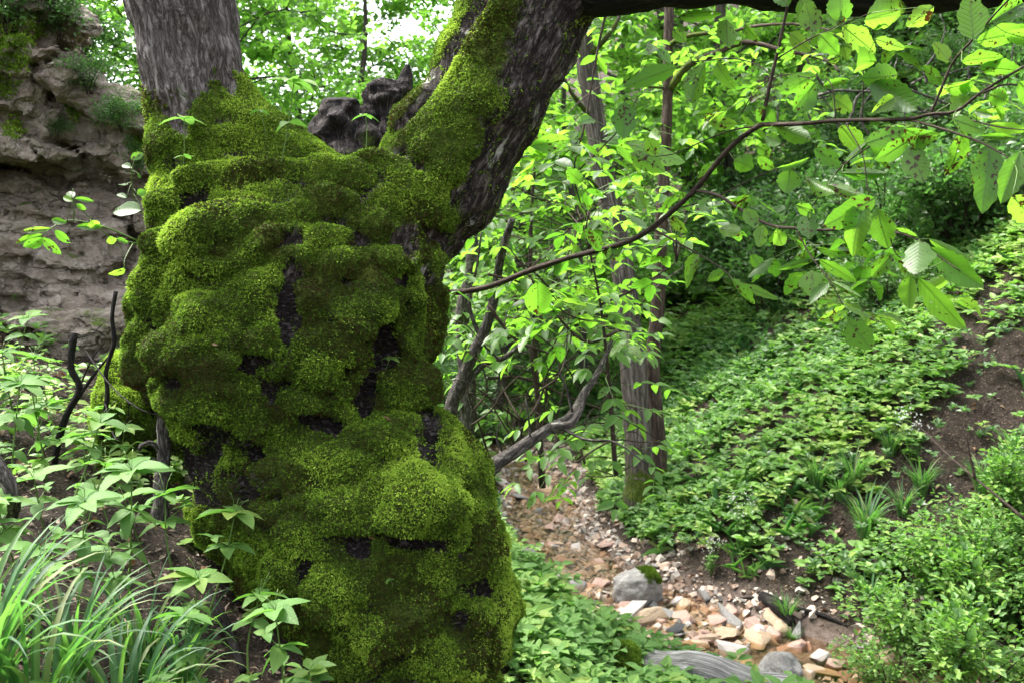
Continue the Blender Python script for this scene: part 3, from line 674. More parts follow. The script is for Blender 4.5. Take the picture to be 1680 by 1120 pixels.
Q = np.stack(np.meshgrid(*ax, indexing='ij'), -1)
Qw = Q + .10 * np.stack([fbm(Q, 1.6, 201, 2), fbm(Q, 1.6, 205, 2), fbm(Q, 1.6, 209, 2)], -1)
s = None
for (pp, d, hs_, rz, rx) in RB:
    v = rbox(Qw, P(*pp, d), hs_, rz, rx, .05); s = v if s is None else smin(s, v, .05)
s = s + .08 * np.abs(fbm(Q * np.array([1, 1, 2.4]), 2.6, 220, 4)) + .05 * np.abs(vn(Q * np.array([1, 1, .5]) + .1 * Q[..., ::-1], 5, 224)) - .06
def voro(Q, sc, seed):
    q = Q * sc + 37.; i = np.floor(q).astype(np.int64); f1 = np.full(q.shape[:-1], 9.); f2 = f1.copy(); idv = np.zeros_like(f1)
    for a in (-1, 0, 1):
        for b in (-1, 0, 1):
            for c in (-1, 0, 1):
                ci = i + [a, b, c]; pt = ci + np.stack([_h(ci[..., 0], ci[..., 1], ci[..., 2], seed + k) for k in range(3)], -1)
                d = np.abs(q - pt).max(-1) * .6 + np.linalg.norm(q - pt, axis=-1) * .4; hv = _h(ci[..., 0], ci[..., 1], ci[..., 2], seed + 9)
                n = d < f1; f2 = np.where(n, f1, np.minimum(f2, d)); idv = np.where(n, hv, idv); f1 = np.where(n, d, f1)
    return f1, f2, idv
Qt = Q + .22 * Q[..., [2, 0, 0]] * np.array([0, 0, 1.]) ; Qt = Qt + .03 * np.stack([fbm(Q, 3, 271, 2), fbm(Q, 3, 273, 2), fbm(Q, 3, 275, 2)], -1)
nearb = np.abs(s) < .35; f1, f2, idv = voro(Qt[nearb], np.array([1.7, 1.7, 3.6]), 281); g1, g2, idw = voro(Qt[nearb], np.array([4.2, 4.2, 8.]), 291)
s[nearb] += .20 * (idv - .4) + .055 * np.clip(1 - (f2 - f1) * 9, 0, 1) + .06 * (idw - .5) + .02 * np.clip(1 - (g2 - g1) * 8, 0, 1)
tt = (Q[..., 2] + .22 * Q[..., 0] + .10 * fbm(Q, 1.4, 260, 3)) / .30; ti = np.floor(tt); tf = tt - ti
s = s + .07 * tf ** 1.6 * (.5 + .8 * _h(ti.astype(np.int64) + 50, ti.astype(np.int64) * 0, ti.astype(np.int64) * 0, 5)) - .04
s[0] = s[-1] = .1; s[:, 0] = s[:, -1] = .1; s[:, :, 0] = s[:, :, -1] = .1
V, F = surface_nets(s, lo, vr); N_, _ = vnormals(V, F)
V = V + N_ * (.030 * fbm(V * np.array([1, 1, 1.8]), 12, 230, 4) - .035 * (1 - np.abs(vn(V * np.array([.6, .6, 1.6]), 4.5, 236))) ** 8)[:, None]
root = new_obj('rock_outcrop', None, label='layered brown rock outcrop with overhanging ledges behind the mossy trunk', cat='rock', loc=P(60, 600, 6.5))
new_obj('rock', mk_mesh('rock', V, F, M_ROCK, None, False), root)
def moss_on(V, F, N, wt, n, seed, size=.012, K=3, tone0=.55):
    g = rng(seed); T = np.concatenate([F[:, [0, 1, 2]], F[:, [0, 2, 3]]]) if F.shape[1] == 4 else F
    a = np.linalg.norm(np.cross(V[T[:, 1]] - V[T[:, 0]], V[T[:, 2]] - V[T[:, 0]]), axis=1) * wt[T].mean(1)
    if a.sum() <= 0: return None
    sel = g.choice(len(T), n, p=a / a.sum()); b = g.random((n, 2)); b = np.where(b.sum(1, keepdims=True) > 1, 1 - b, b); T3 = T[sel]
    pos = V[T3[:, 0]] + b[:, :1] * (V[T3[:, 1]] - V[T3[:, 0]]) + b[:, 1:] * (V[T3[:, 2]] - V[T3[:, 0]]); nn = N[T3[:, 0]]
    tone = np.clip(tone0 + .4 * fbm(pos, 7, seed, 3) + g.normal(0, .13, n), 0, 1)
    pos = np.repeat(pos, K, 0); nn = np.repeat(nn, K, 0); dr = unit(nn + g.normal(0, .6, (n * K, 3))); l = size * (.6 + .8 * g.random(n * K))[:, None]
    sd = unit(np.cross(dr, g.normal(0, 1, (n * K, 3)))) * size * .22; base = pos + g.normal(0, size * .3, (n * K, 3))
    Vm = np.stack([base - sd, base + sd, base + dr * l], 1).reshape(-1, 3); Fm = np.arange(n * K * 3).reshape(-1, 3)
    return mk_mesh('moss', Vm, Fm, M_MOSS, {'rnd': np.repeat(np.repeat(tone, K), 3)})
px_, py_, dd_ = proj(V)
wt = np.zeros(len(V))
for (ex, ey, rx, ry) in [(18, 75, 34, 50), (10, 140, 22, 22), (22, 212, 18, 14), (120, 178, 14, 14), (190, 180, 16, 22), (225, 240, 14, 20), (-20, 60, 60, 80), (55, 40, 30, 20)]:
    wt += np.exp(-((((px_ - ex) / rx) ** 2 + ((py_ - ey) / ry) ** 2)) ** 2)
wt = sst(.35, .7, wt + .3 * fbm(V, 6, 240, 3)) * sst(-.5, 0, N_[:, 2] + .3)
new_obj('moss', moss_on(V, F, N_, wt, 26000, 12, .022, 3, .6), root, kind='stuff', label='bright green moss patches on the rock')
RV, RPX, RPY, RD = V, px_, py_, dd_
def on_rock(a, b): return RV[int(np.argmin((RPX - a) ** 2 + (RPY - b) ** 2 + (RD - RD.min()) * 300))]
wt2 = sst(.45, .8, N_[:, 2]) * sst(0, .2, fbm(V, 3, 250, 3) + .05)

# ------------------------------------------------------------------ plants: templates and prototypes
def rand_dirs(g, n, up=.3):
    v = g.normal(0, 1, (n, 3)); v[:, 2] = v[:, 2] * .6 + up; return unit(v)
def add_whorl(acc, c, n, L, g, tmpl=LEAF_LANCE, tilt=.15, rnd=None, up=np.array([0, 0, 1.]), phase=None):
    a = (g.random() * 6.28 if phase is None else phase) + np.arange(n) * 2 * math.pi / n + g.normal(0, .18, n)
    el = tilt + g.normal(0, .16, n)
    d = np.stack([np.cos(a) * np.cos(el), np.sin(a) * np.cos(el), np.sin(el)], -1)
    nr = unit(up + g.normal(0, .18, (n, 3)))
    acc.inst(tmpl, basis(d, nr), np.repeat(c[None], n, 0), rnd=np.clip(g.normal(.4, .22, n), 0, .9) if rnd is None else rnd, scale=(L * (.75 + .45 * g.random(n)))[:, None] * np.ones(3))
def herb_plant(seed, h=.34, L=.11, tiers=2, nl=6, lean=.06, flowers=True):
    g = rng(seed); st = Acc(); lf = Acc()
    top = np.array([g.normal(0, lean), g.normal(0, lean), h])
    path = smooth_path([np.zeros(3), top * .5 + g.normal(0, .012, 3), top], 8)
    V, F, T, lc = tube(path, [.0042, .003, .002], 5); n0 = st.n; st.add(V, F, .4, lc); st.T.append(T + n0)
    for k in range(tiers):
        q = 1 - k * .24; c = path[int(q * 7)]
        add_whorl(lf, c, nl - k * 2, L * (1 if k == 0 else .8), g, tilt=.25 - .25 * k)
        if k: 
            for _ in range(1):
                a = g.random() * 6.28; e = c + np.array([math.cos(a) * .07, math.sin(a) * .07, .03]); V, F, T, lc = tube(smooth_path([c, e], 3), [.002, .0015], 4); n0 = st.n; st.add(V, F, .4, lc); st.T.append(T + n0)
                add_whorl(lf, e, 3, L * .5, g, tilt=.3)
    if flowers:
        for _ in range(4):
            a = g.random() * 6.28; e = top + np.array([math.cos(a) * .035, math.sin(a) * .035, .035 + .03 * g.random()])
            V, F, T, lc = tube(smooth_path([top, (top + e) / 2 + [0, 0, .01], e], 5), [.0009, .0007, .0013], 4); n0 = st.n; st.add(V, F, .9, lc); st.T.append(T + n0)
    r = new_obj('herb_plant', None, label='x', cat='plant')
    new_obj('stalk', st.mesh('stalk', M_GREENSTEM, True), r); new_obj('foliage', lf.mesh('foliage', M_HERB, True), r); return r
def grass_clump(seed, n=70, h=.35, w=.006, spread=.05, name='grass_tuft', bend=1.):
    g = rng(seed); V = []; F = []; rn = []; lc = []; m_ = 9
    for k in range(n):
        a = g.random() * 6.28; l = h * (.55 + .7 * g.random()); r0 = spread * g.random() ** .5; d = np.array([math.cos(a), math.sin(a), 0]); sd = np.array([-d[1], d[0], 0])
        a2 = a + g.normal(0, .4); d2 = np.array([math.cos(a2), math.sin(a2), 0])
        t = np.linspace(0, 1, m_); b = bend * (.35 + .65 * g.random())
        # arching blade: angle from the vertical grows along the blade
        ang = .12 + b * 1.9 * t ** 1.5; st_ = l / (m_ - 1)
        pz = np.concatenate([[0], np.cumsum(np.cos(ang[:-1]) * st_)]); pr_ = np.concatenate([[0], np.cumsum(np.sin(ang[:-1]) * st_)])
        c = d * r0 + pr_[:, None] * d2 + pz[:, None] * np.array([0, 0, 1.]); ww = w * (.7 + .6 * g.random()) * (1 - t ** 2.2) * (.55 + .9 * np.minimum(t * 3, 1))
        up_ = np.stack([-d2[0] * np.cos(ang), -d2[1] * np.cos(ang), np.sin(ang)], -1)
        n0 = len(V) * 3 * m_; V.append(np.stack([c - sd * ww[:, None], c - up_ * ww[:, None] * .35, c + sd * ww[:, None]], 1).reshape(-1, 3))
        i = np.arange(m_ - 1)[:, None] * 3; j = np.arange(2)[None]; F.append((n0 + np.stack([i + j, i + 3 + j, i + 4 + j, i + 1 + j], -1)).reshape(-1, 4)); rn.append(np.full(3 * m_, g.random())); lc.append(np.tile([.3, .5, 0], (3 * m_, 1)))
    o = new_obj(name, mk_mesh(name, np.concatenate(V), np.concatenate(F), M_GRASS, {'rnd': np.concatenate(rn), 'lc': np.concatenate(lc)}, True), label='x', cat='grass clump'); return o
def bush(seed, R_=.5, h=.6, n=900, L=.05, tmpl=LEAF_LO, mat_=None, name='leafy_bush', nst=9, shell=.5):
    g = rng(seed); st = Acc(); lf = Acc(); ends = []
    for k in range(nst):
        a = g.random() * 6.28; rr = R_ * (.3 + .7 * g.random()); e = np.array([math.cos(a) * rr, math.sin(a) * rr, h * (.55 + .45 * g.random())]); b = np.array([g.normal(0, .04), g.normal(0, .04), -.05])
        p = smooth_path([b, (b + e) * .5 + g.normal(0, .05, 3) + [0, 0, .08], e], 8); V, F, T, lc = tube(p, [.008, .005, .002], 5); n0 = st.n; st.add(V, F, 0, lc); st.T.append(T + n0)
        for q in range(4):
            s0 = p[g.integers(2, 8)]; e2 = s0 + rand_dirs(g, 1, .3)[0] * R_ * (.3 + .4 * g.random()); p2 = smooth_path([s0, (s0 + e2) / 2 + g.normal(0, .02, 3), e2], 5)
            V, F, T, lc = tube(p2, [.003, .0012], 4); n0 = st.n; st.add(V, F, 0, lc); st.T.append(T + n0); ends.append(p2)
    ends = np.array(ends); k = g.integers(0, len(ends), n); f = g.random(n) ** .7 * 3.999; i = f.astype(int); f = (f - i)[:, None]
    c = ends[k, i] * (1 - f) + ends[k, i + 1] * f + g.normal(0, R_ * .10, (n, 3)); c[:, 2] = np.maximum(c[:, 2], .02)
    d = unit(c - np.array([0, 0, h * .2]) + g.normal(0, .5 * R_, (n, 3))); d[:, 2] = d[:, 2] * .6 - .1
    nr = unit(g.normal(0, .45, (n, 3)) + np.array([0, 0, 1.]))
    lf.inst(tmpl, basis(d, nr), c, rnd=np.clip(g.random(n) * .9, 0, 1), scale=(L * (.6 + .7 * g.random(n)))[:, None] * np.ones(3))
    r = new_obj(name, None, label='x', cat='bush')
    new_obj('stalk', st.mesh('stalk', M_TWIG, True), r); new_obj('foliage', lf.mesh('foliage', mat_ or M_BUSH, False), r); return r

# ------------------------------------------------------------------ ground cover on the slopes (uncountable)
def cover(name, label, pts, g, Lr, nl=(4, 7), hr=(.03, .16), mat_=M_COVER, tmpl=LEAF_LO, tone=None, tilt=.25):
    acc = Acc(); n = len(pts); z = H(pts[:, 0], pts[:, 1]); k = g.integers(nl[0], nl[1] + 1, n); tot = int(k.sum())
    idx = np.repeat(np.arange(n), k); a = g.random(n)[idx] * 6.28 + (np.arange(tot) - np.repeat(np.cumsum(k) - k, k)) * (2 * math.pi / k[idx]) + g.normal(0, .25, tot)
    el = tilt + g.normal(0, .25, tot); hgt = (hr[0] + (hr[1] - hr[0]) * g.random(n))
    c = np.stack([pts[idx, 0], pts[idx, 1], z[idx] + hgt[idx] + g.normal(0, .01, tot)], -1)
    d = np.stack([np.cos(a) * np.cos(el), np.sin(a) * np.cos(el), np.sin(el)], -1); nr = unit(g.normal(0, .25, (tot, 3)) + np.array([-.15, -.25, 1.]))
    L = (Lr[0] + (Lr[1] - Lr[0]) * g.random(n))[idx] * (.8 + .4 * g.random(tot)); rn = (g.random(n) if tone is None else tone)[idx]
    acc.inst(tmpl, basis(d, nr), c, rnd=np.clip(rn + g.normal(0, .1, tot), 0, 1), scale=L[:, None] * np.ones(3))
    return new_obj(name, acc.mesh(name, mat_), kind='stuff', label=label)
g = rng(5)
# bare soil patches on the right bank, in ground coordinates
BARE = [(G(1180, 640), .55), (G(1150, 680), .5), (G(1240, 560), .5), (G(1650, 470), .4), (G(1610, 530), .35), (G(1570, 590), .25), (G(1650, 640), .3), (G(1600, 740), .55), (G(1500, 860), .38), (G(1560, 900), .4), (G(1120, 930), .34), (G(1180, 970), .4), (G(1080, 960), .3),
        (G(1260, 930), .34), (G(1330, 890), .3), (G(1400, 920), .3), (G(1480, 960), .32), (G(1250, 985), .3), (G(1400, 1010), .3), (G(1560, 780), .3), (G(1530, 700), .25), (G(1300, 820), .16), (G(1170, 880), .18)]
def bare(x, y):
    r = 0
    for c, s in BARE: r = r + np.exp(-((x - c[0]) ** 2 + ((y - c[1]) * .8) ** 2) / (s * s * .16))
    return r
def scatter(g, n, x0, x1, y0, y1, dens):
    x = x0 + (x1 - x0) * g.random(n); y = y0 + (y1 - y0) * g.random(n); k = g.random(n) < dens(x, y); return np.stack([x[k], y[k]], -1)
def onright(x, y): u, w_ = creek_uw(x, y); return (u > w_ + .22)
def onleft(x, y): u, w_ = creek_uw(x, y); return (u < -w_ - .12)
def nz2(x, y, sc, s): return fbm(np.stack([x, y, 0 * x], -1), sc, s, 3)
infr = lambda x, y: (np.abs(x) < y * .56 + .8)
p = scatter(g, 38000, -.5, 8.5, 4.0, 13, lambda x, y: onright(x, y) * infr(x, y) * np.clip(.95 - .55 * bare(x, y) + 1.7 * nz2(x, y, 1.6, 7) - .3 * sst(1.0, .1, creek_uw(x, y)[0]) * (y < 7.6) - .10 * sst(.36, .5, x / y), .04, 1))
cover('ground_cover', 'low bright green leafy herbs covering the right bank', p, g, (.04, .085), tone=np.clip(.5 + 1.2 * nz2(p[:, 0], p[:, 1], 1.1, 8) + g.normal(0, .2, len(p)), 0, 1))
p = scatter(g, 6000, -.5, 8.5, 4.0, 13, lambda x, y: onright(x, y) * infr(x, y) * np.clip(.7 + 1.8 * nz2(x, y, 1.1, 57), 0, 1))
cover('ground_cover', 'small round leaved weeds mixed into the right bank', p, g, (.02, .06), nl=(6, 12), hr=(.02, .28), mat_=M_BUSH, tmpl=LEAF_MIN, tilt=.5)
p = scatter(g, 9000, -.5, 8.5, 4.0, 12, lambda x, y: onright(x, y) * infr(x, y) * np.clip(.15 + 2.6 * nz2(x, y, 1.4, 67), 0, 1))
cover('slope_grass', 'fine grass blades growing through the herbs of the right bank', p, g, (.10, .2), nl=(3, 6), hr=(0, .02), mat_=M_GRASS, tmpl=(LEAF_LO[0] * np.array([1, .09, 2.4]), LEAF_LO[1], LEAF_LO[2]), tilt=.95)
p = scatter(g, 26000, -9, 16, 12, 30, lambda x, y: infr(x, y) * np.clip(.75 + .9 * nz2(x, y, .5, 17), .05, 1))
cover('undergrowth', 'dense undergrowth on the far slopes of the ravine', p, g, (.08, .2), hr=(.05, .4), mat_=M_COVER, tmpl=LEAF_MIN, tilt=.3)
p = scatter(g, 14000, -4.5, 1.6, 1.6, 12, lambda x, y: onleft(x, y) * infr(x, y) * (np.hypot(x + .35, y - 3.3) > .55) * (creek_uw(x, y)[0] < np.where(y > 6.6, -.42, -.72)) * np.clip(.55 + .4 * (y > 6.6) + 1.0 * nz2(x, y, 1.5, 27) - .5 * (y < 3.4) * (x < -.3), .04, 1))
cover('ground_foliage', 'low green leaves carpeting the left bank below the tree', p, g, (.03, .075), hr=(.02, .14), tone=np.clip(.45 + .8 * nz2(p[:, 0], p[:, 1], .9, 28), 0, 1))
p = scatter(g, 5200, -.6, 1.9, 3.6, 7.2, lambda x, y: (creek_uw(x, y)[0] < -.95) * (np.hypot(x + .35, y - 3.4) > .7) * (x > -.3))
cover('ground_foliage', 'taller bright green leaves on the terrace between trunk and creek', p, g, (.035, .095), hr=(.03, .17), mat_=M_HERB, tone=np.clip(.5 + .6 * nz2(p[:, 0], p[:, 1], 2, 28) + g.normal(0, .15, len(p)), 0, 1))
# leaf litter and grit on the bare soil
acc = Acc(); p = scatter(g, 230000, -3.5, 7.5, 1.2, 12, lambda x, y: infr(x, y) * (.55 + .45 * np.clip(bare(x, y) + (x < 0) * .6, 0, 1)) * (y < 12) * np.clip(1.4 - y * .09, .15, 1)); n = len(p)
dr = g.normal(0, 1, (n, 3)); dr[:, 2] *= .35; sc = (.006 + .032 * g.random(n) ** 2.6)[:, None] * np.array([1, 1, 1.6])
acc.inst(LEAF_MIN, basis(unit(dr), unit(g.normal(0, .35, (n, 3)) + [0, 0, 1.])), np.column_stack([p, H(p[:, 0], p[:, 1]) + .006]), rnd=g.random(n), scale=sc)
new_obj('leaf_litter', acc.mesh('leaf_litter', M_LITTER), kind='stuff', label='brown leaf litter and grit on the bare soil')

acc = Acc(); p = scatter(g, 9000, -3.5, 7.5, 1.2, 11, lambda x, y: infr(x, y) * (creek_uw(x, y)[0] ** 2 > .2) * np.clip(1.3 - y * .09, .15, 1)); n = len(p)
acc.inst(LEAF_MD, basis(unit(g.normal(0, 1, (n, 3)) * [1, 1, .3]), unit(g.normal(0, .45, (n, 3)) + [0, 0, 1.])), np.column_stack([p, H(p[:, 0], p[:, 1]) + .012]), rnd=g.random(n), scale=(.018 + .035 * g.random(n))[:, None] * np.array([1, 1.2, 1.8]))
new_obj('dead_leaves', acc.mesh('dead_leaves', M_DRYLEAF), kind='stuff', label='curled brown dead leaves scattered over the ground')
acc = Acc(); p = scatter(g, 420, -3., 6.5, 1.6, 10, lambda x, y: infr(x, y) * (creek_uw(x, y)[0] ** 2 > .2))
for x, y in p:
    a = g.random() * 6.28; l = g.uniform(.06, .3); e = np.array([x, y]) + l * np.array([math.cos(a), math.sin(a)]); q0 = onG_(x, y); q1 = onG_(*e); V, F, T, lc = tube(smooth_path([q0 + [0, 0, .01], (q0 + q1) / 2 + g.normal(0, .012, 3) + [0, 0, .02], q1 + [0, 0, .012]], 5), [.004, .0015], 5); n0 = acc.n; acc.add(V, F, 0, lc); acc.T.append(T + n0)
new_obj('twig_litter', acc.mesh('twig_litter', M_TWIG), kind='stuff', label='small fallen twigs littering the slopes')

# ------------------------------------------------------------------ stones in the creek
def stone_mesh(seed, mat_):
    g = random.Random(seed); bm = bmesh.new()
    for _ in range(10):
        v = Vector((g.gauss(0, 1), g.gauss(0, 1), g.gauss(0, 1))).normalized(); bm.verts.new((v.x, v.y * .8, v.z * .55))
    r = bmesh.ops.convex_hull(bm, input=bm.verts[:]); 
    for v in [v for v in bm.verts if not v.link_faces]: bm.verts.remove(v)
    bmesh.ops.bevel(bm, geom=bm.edges[:], offset=.035, segments=2, profile=.6, affect='EDGES', clamp_overlap=True)
    bmesh.ops.triangulate(bm, faces=bm.faces[:])
    bmesh.ops.subdivide_edges(bm, edges=bm.edges[:], cuts=1, use_grid_fill=True)
    V = np.array([v.co[:] for v in bm.verts]); V = V * (1 + .10 * fbm(V, 3.2, seed, 3))[:, None]
    for v, c in zip(bm.verts, V): v.co = c
    me = bpy.data.meshes.new('stone'); bm.to_mesh(me); bm.free(); me.materials.append(mat_); me.polygons.foreach_set('use_smooth', np.ones(len(me.polygons), bool)); return me
SM = {k: [stone_mesh(100 + 7 * i + j, STONE[k]) for i in range(4)] for j, k in enumerate(STONE)}
def stone(loc, r, col, label=None, group=None, sink=.25, sq=(1, 1, 1), i=None):
    g = random.Random(int(loc[0] * 1e4) ^ int(loc[1] * 1e4) ^ 77)
    o = new_obj('stone', SM[col][g.randrange(4) if i is None else i], label=label, cat='stone', group=group)
    o.location = Vector([float(loc[0]), float(loc[1]), float(loc[2]) + r * .55 * (1 - 2 * sink)]); o.scale = (r * sq[0], r * sq[1], r * sq[2]); o.rotation_euler = (g.gauss(0, .25), g.gauss(0, .25), g.random() * 6.28); return o

NS = [(1113, 1040, 46, 'black', 'dark blackish stone among the tan ones in the creek'), (1240, 1045, 46, 'pale', 'large pale flat stone at the edge of the clear pool'), (1130, 1028, 44, 'pink', 'broad pinkish stone above the black stone'), (1060, 1020, 70, 'tan', 'broad flat tan slab at the upstream end of the stone pile'),
      (1035, 1000, 0, '', ''), (1120, 1005, 44, 'tan', 'orange tan angular stone on top of the pile under the bank'), (1020, 975, 0, '', ''), (1160, 980, 40, 'grey', 'grey flat rock on the soil bank right of the mossy boulder'), (1075, 1000, 34, 'grey', 'grey chunk below the hollow by the mossy boulder'),
      (1300, 1052, 70, 'grey', 'wide brown grey slab at the far side of the pool'), (1275, 1078, 26, 'tan', 'small tan stone sitting in the clear pool'), (1345, 1082, 46, 'pale', 'pale block right of the big grey boulder'), (1372, 1098, 44, 'pink', 'pinkish block behind the lower right creek edge'),
      (905, 948, 44, 'pale', 'white topped block where the creek bends'), (985, 965, 40, 'pink', 'pink stone left of the mossy boulder'), (945, 965, 40, 'grey', 'grey rounded stone in the middle of the bend'), (885, 862, 30, 'grey', 'grey stone beside the left creek edge upstream'), (905, 870, 34, 'pink', 'pink slab in the upstream creek bed')]
for (a, b, r, c, l) in NS:
    if not c: continue
    q = G(a, b); stone(q, r / FPX * np.linalg.norm(q - CAM) * .5, c, l)
g = rng(77); cnt = 0; LAB = {'pink': 'pink angular stone among many in the creek bed', 'tan': 'tan angular stone among many in the creek bed', 'pale': 'pale stone among many in the creek bed', 'grey': 'grey stone among many in the creek bed'}
while cnt < 285:
    y = (5.0 + 6.3 * g.random() ** 1.2) if g.random() < .6 else 5.5 + .9 * g.random(); u = g.uniform(-1, 1); x = xcr(np.array([y]))[0]; _, w_ = creek_uw(np.array([x]), np.array([y])); k = (xcr(y + .3) - xcr(y - .3)) / .6
    x = float(x + u * (w_[0] + .1) * math.sqrt(1 + k * k))
    pool = np.exp(-((x - 1.75) ** 2 + (y - 5.75) ** 2) / .12)
    if g.random() < pool: continue
    r = float(np.clip(g.lognormal(-2.95, .45), .025, .13)); c = ('pink', 'tan', 'pale', 'grey')[int(g.choice(4, p=[.42, .32, .12, .14]))]
    stone(onG(x, y), r * (1.35 if 5.4 < y < 6.5 else 1), c, LAB[c], c + ' stones in the creek bed', sink=.34, sq=(1.1, 1, .7)); cnt += 1
acc = Acc(); ico = SM['pink'][0]; n = 12000; y = 4.6 + 7.6 * g.random(n) ** 1.2; k = (xcr(y + .3) - xcr(y - .3)) / .6; x = xcr(y); _, w_ = creek_uw(x, y); keep = None; x = x + np.where(g.random(n) < .7, g.uniform(-1.05, 1.05, n), g.normal(.6, 1., n)) * (w_ + .12) * np.sqrt(1 + k * k)
OC = (np.array([[1, 0, 0], [0, 1, 0], [-1, 0, 0], [0, -1, 0], [.2, .1, .6], [0, 0, -.6], [.6, .6, .3], [-.6, .5, .35]]), np.array([[0, 6, 4], [6, 1, 4], [1, 7, 4], [7, 2, 4], [2, 3, 4], [3, 0, 4], [6, 0, 5], [1, 6, 5], [7, 1, 5], [2, 7, 5], [3, 2, 5], [0, 3, 5]]), np.zeros((8, 3)))
kk = np.exp(-((x - 1.75) ** 2 + (y - 5.75) ** 2) / .14) < .5; x = x[kk]; y = y[kk]; n = len(x)
acc.inst(OC, basis(g.normal(0, 1, (n, 3)), g.normal(0, .3, (n, 3)) + [0, 0, 1.]), np.column_stack([x, y, H(x, y) + .003]), rnd=g.random(n), scale=(.007 + .046 * g.random(n) ** 2.6)[:, None] * np.ones(3))
new_obj('gravel', acc.mesh('gravel', leaf_mat('gravel', [(.25, .15, .11), (.42, .30, .23), (.5, .43, .38), (.16, .14, .13)], 0., .7, vein=0)), kind='stuff', label='pinkish tan gravel in the creek bed')

# ------------------------------------------------------------------ boulders, log
def boulder(name, loc, size, mat_, seed, label, cat, sink=.3, rotz=0., rough=.16, moss=0):
    bm = bmesh.new(); bmesh.ops.create_icosphere(bm, subdivisions=5, radius=1)
    V = np.array([v.co[:] for v in bm.verts]); F = np.array([[v.index for v in f.verts] for f in bm.faces]); bm.free()
    g = rng(seed)
    for _ in range(9):                                     # flat broken faces
        n = unit(g.normal(0, 1, 3)); k = .62 + .25 * g.random(); d = V @ n; V = V - np.outer(np.maximum(d - k, 0) * .85, n)
    V = V * (1 + rough * fbm(V, 1.7, seed, 4) + .05 * fbm(V, 8, seed + 3, 3))[:, None]
    V = V * np.array(size); N_, _ = vnormals(V, F)
    r = new_obj(name, None, label=label, cat=cat); new_obj('rock', mk_mesh('rock', V, F, mat_, None, True), r)
    if moss:
        wt = sst(.35, .8, N_[:, 2] + .5 * fbm(V, 6, seed, 3)) * sst(.0, .1, V[:, 0] - .03) if moss == 1 else sst(-.3, .3, N_[:, 2] + .6 * fbm(V, 6, seed, 3))
        me = moss_on(V * 1.005, F, N_, wt, int(9000 * moss), seed, .012, 3, .32)
        if me: new_obj('moss', me, r, kind='stuff', label='green moss on the top of the rock')
    place(r, (loc[0], loc[1], loc[2] + size[2] * (1 - 2 * sink)), rotz); return r
q = G(1042, 990); boulder('boulder', q, (.21, .15, .19), M_BOULDER, 4, 'grey boulder with a moss cap where the creek bends', 'rock', .32, .3, moss=1)
q = G(1277, 1118); boulder('boulder', q, (.13, .12, .12), M_BOULDER, 6, 'grey speckled boulder at the end of the pale log', 'rock', .2, .8)
q = G(1022, 1112); boulder('boulder', q, (.10, .12, .11), M_MOSSROCK, 9, 'small rock completely covered in moss beside the pale log', 'rock', .2, .8, moss=1.6)
q = G(1620, 975); boulder('boulder', q, (.2, .2, .12), M_MOSSROCK, 12, 'dark mossy rock half hidden by the lower right shrubs', 'rock', .3, .1, moss=1)
a = G(1046, 1118) + [0, 0, .05]; b = G(1235, 1166) + [.0, .0, .05]; c_ = b + (b - a) * .9 + [0, 0, -.03]
Vt, Ft, Tt, lc = tube(smooth_path([a - (b - a) * .1, a, (a + b) / 2 + [0, 0, .03], b, c_], 60), [.03, .10, .14, .15, .14], 26, .22, 31, 5)
A = Acc(); A.add(Vt, Ft, 0, lc); A.T.append(Tt); r = new_obj('fallen_log', A.mesh('fallen_log', M_GREYLOG, True), label='smooth pale grey log lying along the near edge of the creek', cat='log')

# ------------------------------------------------------------------ stems and branches given as traced paths with their own depths
def traced(acc, pts, r0, r1, ns=8, rough=.12, seed=1, n=None, nfreq=14):
    p = smooth_path([P(*q) for q in pts], n or max(6, len(pts) * 4)); V, F, T, lc = tube(p, np.linspace(r0, r1, 6), ns, rough, seed, nfreq); n0 = acc.n; acc.add(V, F, 0, lc); acc.T.append(T + n0); return p
def spray(lf, st, base, dirn, L, ll, npair, g, tmpl=LEAF_MD, droop=.25, tone=None, srad=.0016, up=None):
    """one compound leaf: a stalk with paired leaflets"""
    dirn = unit(dirn); e = base + dirn * L + np.array([0, 0, -droop * L]); p = smooth_path([base, base + dirn * L * .5 - [0, 0, droop * L * .2], e], 7)
    V, F, T, lc = tube(p, [srad, srad * .5], 4); n0 = st.n; st.add(V, F, .5, lc); st.T.append(T + n0)
    side = unit(np.cross(dirn, [0, 0, 1.])); upv = unit(np.cross(side, dirn)) if up is None else up
    n = npair * 2 + 1; f = np.concatenate([np.repeat(np.linspace(.3, .92, npair), 2), [1.]]) * 5.999; i = f.astype(int); ff = (f - i)[:, None]; c = p[i] * (1 - ff) + p[i + 1] * ff
    sg = np.array([1, -1] * npair + [0.]); a = np.where(sg == 0, 0, R(58)) + g.normal(0, .2, n)
    d = np.cos(a)[:, None] * dirn + (np.sin(a) * np.where(sg == 0, 1, sg))[:, None] * side + np.stack([0 * a, 0 * a, g.normal(-.22, .22, n)], -1)
    nr = upv + g.normal(0, .30, (n, 3)); rn = np.clip((g.random() if tone is None else tone) + g.normal(0, .15, n), 0, 1)
    lf.inst(tmpl, basis(d, nr), c, rnd=rn, scale=(ll * (.75 + .4 * g.random(n)))[:, None] * np.ones(3))
def thing_from(name, label, cat, loc, parts, group=None):
    r = new_obj(name, None, label=label, cat=cat, group=group, loc=loc)
    for (nm, acc, mt, sm) in parts:
        if acc.n: new_obj(nm, acc.mesh(nm, mt, sm), r)
    return r
D8 = float((G(1050, 840) - CAM) @ FW)
